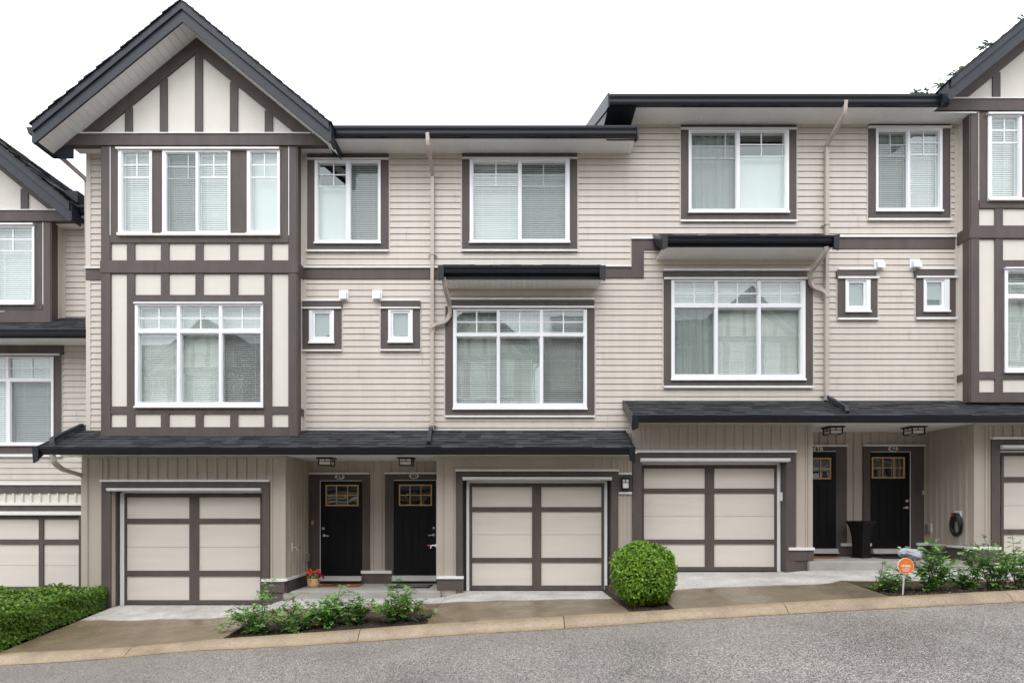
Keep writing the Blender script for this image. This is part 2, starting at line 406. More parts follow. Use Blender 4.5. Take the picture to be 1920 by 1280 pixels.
sheet('ground', -400, 400, -300, 500, lambda x, y: max(-9, min(9, .062 * x)) - 1.4, M['grass'], 20, 20, .5)
sheet('road', -40, 40, -2.4, 8.3, lambda x, y: road_z(x, y), M['road'], .5, .5, .5)
sheet('driveway', -7.9, -4.46, 8.56, 11.45, ground_z, M['drive'])
sheet('footpath', -4.452, -1.348, 9.5, 11.0, ground_z, M['drive'])
sheet('driveway', -1.34, 1.76, 8.56, 11.45, ground_z, M['drive'])
sheet('driveway', 2.45, 5.72, 8.56, 11.45, ground_z, M['drive_up'])
sheet('footpath', 5.728, 9.36, 9.7, 11.0, ground_z, M['drive_up'])
sheet('driveway', 9.37, 14, 8.56, 11.45, ground_z, M['drive_up'])
sheet('driveway', -16, -10.4, 8.56, 12.6, ground_z, M['drive'])
def bed_z(drop0, drop1, y0=8.56, y1=9.6):
    def f(x, y):
        t = (y - y0) / (y1 - y0)
        return ground_z(x, y) - lerp(drop0, drop1, max(0, min(1, t))) + .012 * math.sin(x * 13 + y * 7) + .01 * math.sin(x * 31 - y * 23)
    return f
BED = bed_z(.035, .09)
sheet('soil', -4.455, -1.344, 8.56, 9.5, BED, M['soil'], .06, .06)
sheet('soil', 5.724, 9.365, 8.56, 9.7, BED, M['soil'], .06, .06)
BB = lambda x, y: zk(x) - .03 + (y - 8.56) * .04 + .012 * math.sin(x * 17 + y * 9)
sheet('soil', 1.765, 2.445, 8.56, 11.0, BB, M['soil'], .06, .06)
HB = lambda x, y: min(ground_z(x, y), ground_z(-7.95, y)) - .05 + .01 * math.sin(x * 17 + y * 9)
sheet('soil', -10.39, -7.905, 8.56, 12.0, HB, M['soil'], .1, .1)
# kerb, poured in lengths with open joints
joints = [-40, -12.4, -9.1, -5.79, -2.33, .74, 4.06, 7.40, 10.7, 14, 40]
for a, b in zip(joints, joints[1:]):
    mb = MB(); n = max(2, int((b - a) / .5)); prof = []
    xs = [lerp(a + .006, b - .006, i / n) for i in range(n + 1)]
    for i, x in enumerate(xs):
        k_, r_ = zk(x), zr(x); h = k_ - r_; sk = .02 if i in (0, n) else 0
        prof += [(x, 8.556, k_ - .3), (x, 8.556, k_), (x, 8.47, k_ + .004), (x, 8.42, k_ - .012), (x, 8.385, k_ - .035), (x, 8.345, r_ + h * .45), (x, 8.315, r_ + h * .18), (x, 8.26, r_ + .012), (x, 8.26, r_ - .3)]
    K = 9; fs = [(i * K + j, (i + 1) * K + j, (i + 1) * K + j + 1, i * K + j + 1) for i in range(n) for j in range(K - 1)]
    fs += [tuple(range(K)), tuple(n * K + j for j in range(K - 1, -1, -1))]
    mb.add(prof, fs); o = mb.build('kerb', M['kerb'], None, True, kind='structure')
    md = o.modifiers.new('edge', 'EDGE_SPLIT'); md.split_angle = R(40)

# ------------------------------------------------------------------ facade building blocks
ROW = .1259; ROW0 = PZ(590.8, YU)
def siding(mb, x0, x1, z0, z1, Y, holes, facing=-1, axis='y', phase=ROW0, depth=.021):
    """lapped boards; cut round the holes"""
    k0 = math.floor((z0 - phase) / ROW)
    zc = sorted({z for h in holes for z in h[2:] if z0 < z < z1})
    z = phase + k0 * ROW
    while z < z1:
        lo, hi = max(z, z0), min(z + ROW, z1)
        zg_ = z + ROW - .0105; cuts = sorted([lo] + [c for c in zc + [zg_] if lo + 1e-4 < c < hi - 1e-4] + [hi])
        for a, b in zip(cuts, cuts[1:]):
            if b - a < 1e-4: continue
            zmid = (a + b) / 2; segs = [(x0, x1)]
            for h in holes:
                if h[2] < zmid < h[3]:
                    ns = []
                    for p, q in segs:
                        if h[1] <= p or h[0] >= q: ns.append((p, q)); continue
                        if h[0] > p: ns.append((p, h[0]))
                        if h[1] < q: ns.append((h[1], q))
                    segs = ns
            da, db = (lerp(depth, .007, (a - z) / ROW), lerp(depth, .007, (b - z) / ROW)) if (a + b) / 2 < zg_ else (.0015, .0015)
            jr = random.Random(int(round((z - phase) / ROW)) // 2 * 977 + 5); js = []; xj = -16 + jr.uniform(0, 3.6)
            while xj < 16: js.append(xj); xj += 3.66
            ns = []
            for p, q in segs:
                for c_ in js:
                    if p + .05 < c_ < q - .05: ns.append((p, c_ + .012, 1)); p = c_
                ns.append((p, q, 0))
            for p, q, lap in ns:
                da, db = da + (.0005 if lap else 0), db + (.0005 if lap else 0)
                if axis == 'y':
                    vs = [(p, Y + facing * da, a), (q, Y + facing * da, a), (q, Y + facing * db, b), (p, Y + facing * db, b), (p, Y, a), (q, Y, a)]
                else:
                    vs = [(Y + facing * da, p, a), (Y + facing * da, q, a), (Y + facing * db, q, b), (Y + facing * db, p, b), (Y, p, a), (Y, q, a)]
                mb.add(vs, [(0, 1, 2, 3), (4, 5, 1, 0)])
        z += ROW
def battens(mb, x0, x1, z0fun, z1, Y, step=.19, wdt=.036, d=.024, axis='y', facing=-1):
    n = max(1, round((x1 - x0) / step)); st = (x1 - x0) / n
    for i in range(n):
        x = x0 + st * (i + .5); z0 = z0fun(x) if callable(z0fun) else z0fun
        if axis == 'y': mb.box(x - wdt / 2, x + wdt / 2, Y + facing * d, Y + .005, z0, z1); mb.box(x - wdt * .85, x + wdt * .85, Y + facing * d * .4, Y + .005, z0, z1)
        else: mb.box(Y + facing * d, Y - facing * .005, x - wdt / 2, x + wdt / 2, z0, z1); mb.box(Y + facing * d * .4, Y - facing * .005, x - wdt * .85, x + wdt * .85, z0, z1)

def window(par, Y, frame, panes, trim=None, head=None, sill=None, caps=(), label=None, small=False, room=True):
    """frame: px rect. panes: (x0,y0,x1,y1, vertical bars, horizontal bars, blind kind, screen)
       trim: px rect of the brown surround. Returns the wall opening."""
    fr = PR(Y, *frame)
    pr = [PR(Y, *p[:4]) for p in panes]
    ex = .014
    mb = MB()
    big = [(a - ex, b + ex, c - ex, d + ex) for a, b, c, d in pr]
    if small: big = [(a - .045, b + .045, c - .045, d + .045) for a, b, c, d in pr]
    mb.grid([fr], big, Y - .05, Y + .05)
    mb.grid([(fr[0] + .015, fr[1] - .015, fr[2] + .015, fr[3] - .015)], pr, Y - .026, Y + .06)
    a = fr
    mb.box(a[0] - .012, a[1] + .012, Y - .075, Y - .045, a[2] - .012, a[2] + .022)     # sill nose
    for p, q in zip(panes, pr):
        for gx in p[4]: x = PX(gx, Y); mb.box(x - .012, x + .012, Y - .012, Y - .002, max(q[2], PZ(p[5][-1], Y)) if len(p) > 8 else q[2], q[3])
        for gy in p[5]: z = PZ(gy, Y); mb.box(q[0], q[1], Y - .0125, Y - .0015, z - .012, z + .012)
    W = mb.build('window', M['white'], par, label=label)
    g = MB()
    for q in pr:
        t = random.uniform(-.0025, .0025); u = random.uniform(-.0025, .0025)
        g.add([(q[0], Y + t, q[2]), (q[1], Y - t + u, q[2]), (q[1], Y - t, q[3]), (q[0], Y + t - u, q[3])], [(0, 1, 2, 3)])
    g.build('pane', M['glass'] , W)
    kinds = {}
    scr = MB(); ns = 0
    for p, q in zip(panes, pr):
        kinds.setdefault(p[6], []).append(q)
        if p[7]:
            ns += 1
            scr.add([(q[0], Y - .02, q[2]), (q[1], Y - .02, q[2]), (q[1], Y - .02, q[3]), (q[0], Y - .02, q[3])], [(0, 1, 2, 3)])
    if ns: scr.build('insect_screen', M['screen'], W)
    for kd, qs in kinds.items():
        b = MB()
        for q in qs:
            if kd in ('slat', 'open'):
                y = Y + .11; p_ = .042; z = q[2] - .02
                ang = R(64 if kd == 'slat' else 50); hw = .024
                while z < q[3] + .03:
                    tilt = ang + random.uniform(-.05, .05)
                    dy, dz = hw * math.cos(tilt), hw * math.sin(tilt)
                    b.add([(q[0] - .03, y - dy, z - dz), (q[1] + .03, y - dy, z - dz), (q[1] + .03, y + dy, z + dz), (q[0] - .03, y + dy, z + dz)], [(0, 1, 2, 3)])
                    z += p_
                for t in (.2, .8):
                    x = lerp(q[0], q[1], t); b.box(x - .003, x + .003, y - .028, y - .025, q[2], q[3])
            elif kd == 'shade': b.box(q[0] - .03, q[1] + .03, Y + .10, Y + .11, q[2] - .02, q[3] + .03)
            elif kd == 'half':
                zz = lerp(q[2], q[3], .74); b.box(q[0] - .03, q[1] + .03, Y + .10, Y + .11, q[2] - .02, zz)
            elif kd == 'curtain':
                n = 26; vs = []
                for i in range(n + 1):
                    x = lerp(q[0] - .03, q[1] + .03, i / n); yy = Y + .14 + .02 * math.sin(i * 1.3) + .012 * math.sin(i * 2.9)
                    vs += [(x, yy, q[2] - .03), (x, yy, q[3] + .03)]
                b.add(vs, [(2 * i, 2 * i + 2, 2 * i + 3, 2 * i + 1) for i in range(n)])
            elif kd == 'frost': b.box(q[0] - .02, q[1] + .02, Y + .03, Y + .04, q[2] - .02, q[3] + .02)
        if b.v: b.build('blind' if kd in ('slat', 'open', 'shade', 'half') else 'curtain' if kd == 'curtain' else 'frosted_pane', M[{'slat': 'blind', 'open': 'blind', 'shade': 'shade', 'half': 'shade', 'curtain': 'curtain', 'frost': 'frost'}[kd]], W)
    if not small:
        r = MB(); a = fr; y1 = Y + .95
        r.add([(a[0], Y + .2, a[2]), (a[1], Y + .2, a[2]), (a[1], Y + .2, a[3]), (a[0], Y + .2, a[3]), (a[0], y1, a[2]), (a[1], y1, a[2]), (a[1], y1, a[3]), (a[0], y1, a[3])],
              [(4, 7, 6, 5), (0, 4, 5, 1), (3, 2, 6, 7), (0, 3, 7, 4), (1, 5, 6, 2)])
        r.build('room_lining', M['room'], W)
    if trim:
        t = MB(); T = PR(Y, *trim)
        t.grid([T], [(fr[0] + .01, fr[1] - .01, fr[2] + .01, fr[3] - .01)], Y - .036, Y + .01)
        if head: t.pbox(Y - .052, *head, back=.05)
        t.build('window_trim', M['trim'], W)
        j = MB()                                        # beige channel where the siding stops
        J = (T[0] - .025, T[1] + .025, T[2] - .012, T[3])
        j.grid([J], [T], Y - .024, Y + .01)
        j.build('siding_channel', M['corner'], W)
    if caps:
        c = MB()
        for cp in caps:
            c.piece(); q = PR(Y, *cp); c.box(q[0], q[1], Y - .068, Y - .03, q[2], q[3])
        c.build('flashing', M['flash'], W)
    return (fr[0] + .02, fr[1] - .02, fr[2] + .02, fr[3] - .02)

def gutter(par, x0, x1, ye, zt, h=.125, ends=True):
    """K-profile gutter along X; ye = front lip"""
    pf = [(ye + .125, zt), (ye + .125, zt - h), (ye + .045, zt - h), (ye + .028, zt - h * .78), (ye + .022, zt - h * .5), (ye + .004, zt - h * .26), (ye, zt - h * .12), (ye, zt), (ye + .012, zt), (ye + .03, zt - h * .5), (ye + .05, zt - h + .012), (ye + .113, zt - h + .012), (ye + .113, zt)]
    mb = MB(); mb.prism(pf, 'x', x0, x1); pe = pf[:8]
    mb.prism(pe, 'x', x0 - .004, x0 + .003); mb.prism(pe, 'x', x1 - .003, x1 + .004)
    return mb.build('gutter', M['black'], par)
def shingle_courses(mb, x0, x1, y0, z0, y1, z1, step=.135, tabw=.26):
    """tabs laid on the plane from eave (y0,z0) up to (y1,z1)"""
    L = math.hypot(y1 - y0, z1 - z0); n = max(1, int(L / step + .5)); st = L / n
    uy, uz = (y1 - y0) / L, (z1 - z0) / L; ny, nz = -uz, uy
    for k in range(n):
        x = x0 - random.uniform(0, tabw)
        s0 = k * st - (.02 if k == 0 else 0); s1 = min(L, (k + 1) * st + .03)
        while x < x1:
            wd = random.choice([.16, .2, .26, .3, .34]); a, b = max(x, x0), min(x + wd - .004, x1); x += wd
            if b - a < .02: continue
            t = random.choice([.010, .016, .020]); s0j = s0 + random.uniform(-.006, .006)
            def P(xx, s, h): return (xx, y0 + uy * s + ny * h, z0 + uz * s + nz * h)
            mb.add([P(a, s0j, t), P(b, s0j, t), P(b, s1, .004), P(a, s1, .004), P(a, s0j, 0), P(b, s0j, 0)],
                   [(0, 1, 2, 3), (4, 5, 1, 0), (4, 0, 3), (1, 5, 2)])
def pent_roof(par, x0, x1, zt, zb_soffit, ytop, ztop, ygut=10.35, rakeL=True, rakeR=True, ysof=None, gut=(None, None), step=.135):
    """lean-to roof: shingles, deck, gutter, soffit, end boards. zt = gutter top"""
    yd, zd = ygut + .10, zt + .012
    sl = (ztop - zd) / (ytop - yd)
    mb = MB(); shingle_courses(mb, x0, x1, yd, zd, ytop, ztop, step); rf = mb.build('pent_roof', M['shingle'], par)
    d = MB(); d.prism([(yd + .01, zd - .012), (ytop, ztop - .012), (ytop, ztop - .09), (yd + .01, zd - .09)], 'x', x0 + .01, x1 - .01)
    d.box(x0 + .01, x1 - .01, ygut + .127, ygut + .15, zb_soffit, zt - .01)
    d.build('roof_deck', M['dark'], rf)
    f = MB()                                           # raking end boards and the plumb cut tail
    for on, x in ((rakeL, x0), (rakeR, x1)):
        if not on: continue
        f.piece(); a, b = (x - .035, x - .002) if x == x0 else (x + .002, x + .035)
        ye = ygut + .02
        f.prism([(ye, zt + .00), (ytop, ztop + .012), (ytop, ztop - .15), (ye + .18, zt - .19 + sl * .12), (ye, zt - .27)], 'x', a, b)
        so_ = 1 if x == x0 else -1; xo = x - so_ * .035
        tl = [(xo, zt + .012), (xo + so_ * .115, zt + .0), (xo + so_ * .115, zt - .235), (xo + so_ * .02, zt - .285)]
        f.prism(tl if so_ > 0 else tl[::-1], 'y', ye - .03, ye - .002)
    if f.v: f.build('end_board', M['black'], rf)
    gutter(par, x0 + .04 if gut[0] is None else gut[0], x1 - .04 if gut[1] is None else gut[1], ygut, zt)
    return rf

# ------------------------------------------------------------------ half timbered bay with its gable (measured on the left bay)
BX0, BX1 = PX(193.5, YB), PX(557, YB)
def bay(par, off, full=True, gl=True, ridge_back=16.5, half=(2.79, 2.76), gutL=True):
    OFF[0] = Vector(off)
    Y = YB
    wins = []
    S = .003
    # third floor lights
    V = lambda *a: window(par, Y, *a[:2], **a[2]) if len(a) > 2 else window(par, Y, *a)
    wins.append(window(par, Y, (224.6, 285, 287.5, 441), [(232.5, 288, 281.5, 434.5, [257.5], [310.5, 333.5], 'slat', False, 1)], label='narrow white window with closed blinds'))
    if full:
        wins.append(window(par, Y, (307, 285, 434, 441), [(315, 290, 368, 435, [353.5], [313.5, 336], 'slat', True, 1), (375, 289, 428, 434, [401.5], [310.5, 333.5], 'slat', False, 1)], label='wide sliding window with closed blinds'))
        wins.append(window(par, Y, (465, 285, 526.5, 441), [(472.5, 288.5, 520.5, 433.5, [496.5], [310.5, 333.5], 'shade', False, 1)], label='narrow white window with plain shade'))
    else:
        wins.append(window(par, Y, (290, 285, 414, 441), [(298, 288, 347, 435, [322], [313, 336], 'slat', False, 1), (354, 288, 407, 435, [380], [313, 336], 'slat', False, 1)], label='wide window with closed blinds'))
        wins.append(window(par, Y, (434, 285, 526.5, 441), [(440.5, 288.5, 520.5, 433.5, [481], [310.5, 333.5], 'slat', False, 1)], label='wide white window with closed blinds'))
    if full:
        top = [(263, 576, 333, 617.5), (341.5, 576, 411.5, 617.5), (419.5, 576, 489.5, 617.5)]
        gv = [299, 376.8, 454.7]
        ps = [t + ([g], [596.8], 'slat', False) for t, g in zip(top, gv)]
        ps += [(263, 627, 333, 754, [], [], 'slat', False), (341.5, 627, 411.5, 754, [], [], 'slat', False), (419.5, 627, 489.5, 754, [], [], 'open', True)]
        wins.append(window(par, Y, (256, 572, 495, 764), ps, label='large three part window in the bay'))
    bot = PZ(820 if full else 475, Y) if full else None
    if full: box = (BX0, BX1, PZ(819, Y), PZ(250, Y))
    else: box = (BX0, BX1, PZ(478, Y), PZ(250, Y))
    b = MB(); b.grid([box], wins, Y, YU + .04)
    b.build('bay_wall', M['cream'], par)
    # brown boards
    P = lambda *r: PR(Y, *r)
    t = MB(); panels = []
    cols = [(209.5, 239.5), (254, 303), (318, 367.6), (382, 432.6), (447, 496.6), (510.5, 541.5)]
    wr = [PR(Y, 224.6, 285, 287.5, 441)] + ([PR(Y, 307, 285, 434, 441), PR(Y, 465, 285, 526.5, 441)] if full else [PR(Y, 290, 285, 414, 441), PR(Y, 434, 285, 526.5, 441)])
    if full:
        panels += [P(a, 457, b_, 489) for a, b_ in cols]
        panels += [P(a, 514, b_, 553.7) for a, b_ in cols[1:5]] + [P(cols[0][0], 514, cols[0][1], 762), P(cols[5][0], 514, cols[5][1], 762)]
        panels += [P(a, 776, b_, 800.5) for a, b_ in cols]
        wr.append(PR(Y, 256, 572, 495, 764))
    else:
        panels += [P(209.5, 452, 465, 457)]
    sh = [(q[0] + .008, q[1] - .008, q[2] + .008, q[3] - .008) for q in wr]
    t.grid([(BX0 - .002, BX1 + .002, box[2] + .002, PZ(268, Y))], panels + sh, Y - .026, Y + .004)
    T = lambda x0, y0, x1, y1, d: t.box(*(lambda q: (q[0], q[1], Y - d, Y - .02, q[2], q[3]))(P(x0, y0, x1, y1)))
    if full:
        T(193, 490.3, 557.8, 512.8, .042)                         # mid belt proud of the studs
        T(193.2, 802, 541, 819.3, .034)
        for a, b_ in ((193.5, 209), (541.9, 557.3)): T(a, 513.2, b_, 819.4, .033)
    for a, b_ in ((193.5, 207.6), (543.4, 557.3)): T(a, 272, b_, 490 if full else 478, .033)
    T(209.7, 446.5, 541.3, 456.6 if full else 452, .036)
    for a, b_ in ((287.5, 307), (434, 465)) if full else ((414, 434),): T(a, 286, b_, 440, .03)
    # returns round the two flanks
    for x, sgn in ((BX0, -1), (BX1, 1)):
        xa, xb = sorted((x + sgn * .0, x + sgn * .026))
        z1_, z0_ = PZ(255, Y), box[2] + .003
        t.box(xa, xb, Y - .024, Y + .14, z0_, z1_)
        xa2, xb2 = sorted((x, x + sgn * .034))
        if full:
            t.box(xa2, xb2, Y - .040, YU + .02, PZ(512.8, Y), PZ(490.3, Y))
            t.box(xa2 , xb2, Y + .14, YU + .02, PZ(775.5, Y), PZ(763, Y))
    t.build('timber_boards', M['trim'], par)
    c = MB()
    q = P(222, 280.5, 526.5, 284); c.box(q[0], q[1], Y - .085, Y - .02, q[2], q[3])
    q = P(224, 441, 527, 444.5); c.box(q[0], q[1], Y - .085, Y - .02, q[2], q[3])
    if full: q = P(255, 568.5, 494.5, 571.5); c.box(q[0], q[1], Y - .08, Y - .02, q[2], q[3])
    for a in (208.3, 542.4):
        q = P(a - .7, 275, a + .7, 442); c.box(q[0], q[1], Y - .0285, Y - .02, q[2], q[3])
    c.build('flashing', M['flash'], par)
    # ---- gable
    A = -6.235; sl = .822
    under = lambda x: 11.35 + .03 - HC + HC - .822 * abs(x - A) - .09   # replaced below
    zap = PZ(41, YO)                                        # bottom edge of the barge boards at the apex
    ub = lambda x, d=0: zap + d - sl * abs(x - A)
    xl, xr = A - half[0], A + half[1]
    g = MB(); zb_ = PZ(252, Y)
    d = .10
    hw = (ub(A, d) - zb_) / sl
    g.prism([(A - hw, zb_), (A + hw, zb_), (A, ub(A, d))], 'y', Y, Y + .1)
    g.build('gable_wall', M['cream'], par)
    gt = MB()
    rv = .29
    for s in (-1, 1):                                      # rafters following the soffit
        hh = hw - .02
        p = [(A, ub(A, d) - .004), (A + s * hh, zb_ + .02), (A + s * (hh - rv / sl), zb_ + .02), (A, ub(A, d) - rv)]
        if s > 0: p = p[::-1]
        gt.prism(p, 'y', Y - .030 - .002 * (s > 0), Y + .002)
    for a, b_ in ((235.4, 249.7), (300.8, 315), (366.5, 381), (432, 446.7), (497, 512)):
        x0, x1 = PX(a, Y), PX(b_, Y); zt = min(ub(x0, d), ub(x1, d)) - .2
        gt.box(x0, x1, Y - .024, Y + .001, zb_, zt)
    z0, z1 = PZ(272, Y - .06), PZ(251, Y - .06)
    e0, e1 = (ub(A, d) - z0) / sl - .01, (ub(A, d) - z1) / sl - .01
    gt.prism([(A - e0, z0), (A + e0, z0), (A + e1, z1), (A - e1, z1)], 'y', Y - .06, Y + .06)
    gt.build('gable_boards', M['trim'], par)
    c = MB(); zz = PZ(247.8, Y - .08); c.box(A - e1 + .06, A + e1 - .06, Y - .08, Y + .003, z1 + .001, zz); c.build('gable_flashing', M['flash'], par)
    # soffit boards running back to the gable wall, with grooves
    so = MB()
    for s, xe in ((-1, xl), (1, xr)):
        n = int(abs(xe - A) / .115)
        for i in range(n):
            xa, xb = A + s * (abs(xe - A) * i / n + .002), A + s * (abs(xe - A) * (i + 1) / n - .004)
            za, zb2 = ub(xa, d), ub(xb, d)
            Y = (10.93 if xb < -8.66 else 11.3) if (gutL and s < 0 and xb < BX0) else YB
            so.add([(xa, YO + .03, za), (xb, YO + .03, zb2), (xb, Y + .02, zb2), (xa, Y + .02, za),
                    (xa, YO + .03, za + .01), (xb, YO + .03, zb2 + .01), (xb, Y + .02, zb2 + .01), (xa, Y + .02, za + .01)],
                   [(0, 1, 2, 3), (4, 7, 6, 5), (0, 4, 5, 1), (3, 2, 6, 7), (0, 3, 7, 4), (1, 5, 6, 2)])
    Y = YB
    so.build('gable_soffit', M['soffit'], par)
    # roof planes
    XLC = -8.66
    rf = MB()
    for s, xe in ((-1, xl - .02), (1, xr + .02)):
        L = math.hypot(abs(xe - A), sl * abs(xe - A)); n = int(L / .14); ux, uz = s * abs(xe - A) / L, -sl * abs(xe - A) / L
        nx_, nz_ = -uz * s * 1.0, abs(ux)
        nx_ = s * abs(uz)
        for k in range(n + 1):
            s0 = L * k / n; y = YO - .045 - random.uniform(0, .02)
            s1 = min(L + .03, L * (k + 1) / n)
            yend = 10.96 if (gutL and s < 0 and A + ux * s0 < XLC) else ridge_back
            while y < yend:
                wd = random.choice([.2, .26, .3, .34]) if y < 12.5 else 1.5
                y2 = y + wd - .004; tt = random.choice([.012, .018, .022]) if y < 12.5 else .015
                if y < YO: tt += .006
                def Q(sv, yy, h): return (A + ux * sv + nx_ * h, yy, ub(A, .38) + uz * sv + nz_ * h)
                sa, sb = max(0, s0 - .03), s1
                vs = [Q(sa, y, .004), Q(sb, y, tt), Q(sb, y2, tt), Q(sa, y2, .004), Q(sb, y, 0), Q(sb, y2, 0), Q(sa, y, -.008)]
                rf.add(vs, [(0, 3, 2, 1) if s < 0 else (0, 1, 2, 3), (1, 2, 5, 4), (6, 4, 1, 0)])
                y = y2 + .004
    R_ = rf.build('gable_roof', M['shingle'], par)
    dk = MB()
    if gutL:
        dk.prism([(xl, ub(xl, .14)), (XLC, ub(XLC, .14)), (XLC, ub(XLC, .37)), (xl, ub(xl, .37))], 'y', YO + .031, 10.95)
        dk.box(xl, XL - .01, 10.95, 10.98, ub(xl, .02), ub(xl, .3))
    xk = XLC + .001 if gutL else xl
    dk.prism([(xk, ub(xk, .14)), (A, ub(A, .14)), (xr, ub(xr, .14)), (xr, ub(xr, .37)), (A, ub(A, .37)), (xk, ub(xk, .37))], 'y', YO + .031, ridge_back)
    dk.build('roof_deck', M['dark'], R_)
    bb = MB()
    for s, xe in ((-1, xl), (1, xr)):
        for lo, hi, y0 in ((0, .235, YO), (.225, .375, YO - .03)):
            p = [(A, ub(A, lo)), (xe, ub(xe, lo)), (xe, ub(xe, hi)), (A, ub(A, hi))]
            if s > 0: p = p[::-1]
            bb.prism(p, 'y', y0 - (.001 if s > 0 else 0), YO + .03)
    # eave boards along the two sides
    for s, xe in ((-1, xl), (1, xr)):
        bb.box(xe, xe + s * .03, YO + .0, 10.98 if (s < 0 and gutL) else YE + .1, ub(xe, 0) + .03, ub(xe, .36))
    bb.build('barge_board', M['dark'], R_)
    if gutL:
        mb = MB(); x = xl - .03; zt = ub(xl, .33)
        mb.prism([(x, zt), (x, zt - .125), (x - .08, zt - .125), (x - .10, zt - .06), (x - .125, zt), (x - .113, zt), (x - .07, zt - .11), (x - .012, zt - .11), (x - .012, zt)], 'y', YO + .02, 10.98)
        mb.prism([(x, zt), (x, zt - .125), (x - .08, zt - .125), (x - .10, zt - .06), (x - .125, zt)], 'y', YO + .015, YO + .021)
        mb.build('gutter', M['black'], par)
    OFF[0] = Vector((0, 0, 0))
    return wins

# ------------------------------------------------------------------ doors, lamps, small fittings
def garage_door(par, Y, rect, mull, rows, rails, jl, jr, jtop, label=None):
    """rect px of leaf; mull px pair; rows list of (top,bottom) of cream panels"""
    f = MB(); L = PR(Y, *rect)
    cols = [(rect[0] + 5, mull[0]), (mull[1], rect[2] - rails)]
    subs = [PR(Y, a, r0, b, r1) for a, b in cols for r0, r1 in rows]
    back = MB()
    xa, xb = L[0], L[1]
    seams = [PZ(rows[1][0] + (rows[1][1] - rows[1][0]) * .5, Y), (PZ(rows[0][1], Y) + PZ(rows[1][0], Y)) / 2, (PZ(rows[1][1], Y) + PZ(rows[2][0], Y)) / 2]
    zz = sorted([L[2], L[3]] + seams)
    for a, b in zip(zz, zz[1:]): back.box(xa, xb, Y, Y + .04, a + .003, b - .003)
    D = back.build('garage_door', M['panel'], par, label=label)
    f.grid([L], subs, Y - .022, Y + .002)
    f.box(L[0] - .22, L[1] + .22, Y + .045, Y + .06, L[2] - .05, L[3] + .2)
    f.build('door_battens', M['trim'], D)
    s = MB()
    if jl: s.pbox(Y - .03, jl[0], jtop, jl[1], rect[3] + 1, back=.08)
    if jr: s.pbox(Y - .03, jr[0], jtop, jr[1], rect[3] + 1, back=.08)
    q = PR(Y - .03, rect[0] - 5, jtop - 4, rect[2] + 5, jtop); s.box(q[0], q[1], Y - .03, Y + .05, q[2], q[3])
    s.build('weather_seal', M['white'], D)
    g = MB(); g.box(L[0], L[1], Y - .03, Y + .03, L[2] - .02, L[2] + .012); g.build('bottom_seal', M['mat_black'], D)
    return D
def surround(par, Yf, Yg, outer, inner, cap, drip, zbot):
    m = MB(); O = PR(Yf, *outer); I = PR(Yf, *inner)
    O = (O[0], O[1], zbot, O[3]); I = (I[0], I[1], zbot - .1, I[3])
    m.grid([O], [I], Yf - .03, Yf + .01)
    m.box(I[0] - .03, I[0], Yf + .01, Yg + .03, zbot, I[3] + .03); m.box(I[1], I[1] + .03, Yf + .01, Yg + .03, zbot, I[3] + .03)
    m.box(I[0], I[1], Yf + .01, Yg + .03, I[3], I[3] + .03)
    S = m.build('garage_surround', M['trim'], par)
    c = MB(); q = PR(Yf, *cap); c.box(q[0], q[1], Yf - .07, Yf, q[2], q[3])
    q = PR(Yf, *drip); c.box(q[0], q[1], Yf - .09, Yf - .03, q[2] + .02, q[3]); c.box(q[0], q[1], Yf - .055, Yf - .03, q[2], q[2] + .015)
    c.build('drip_cap', M['flash'], S)
    return I
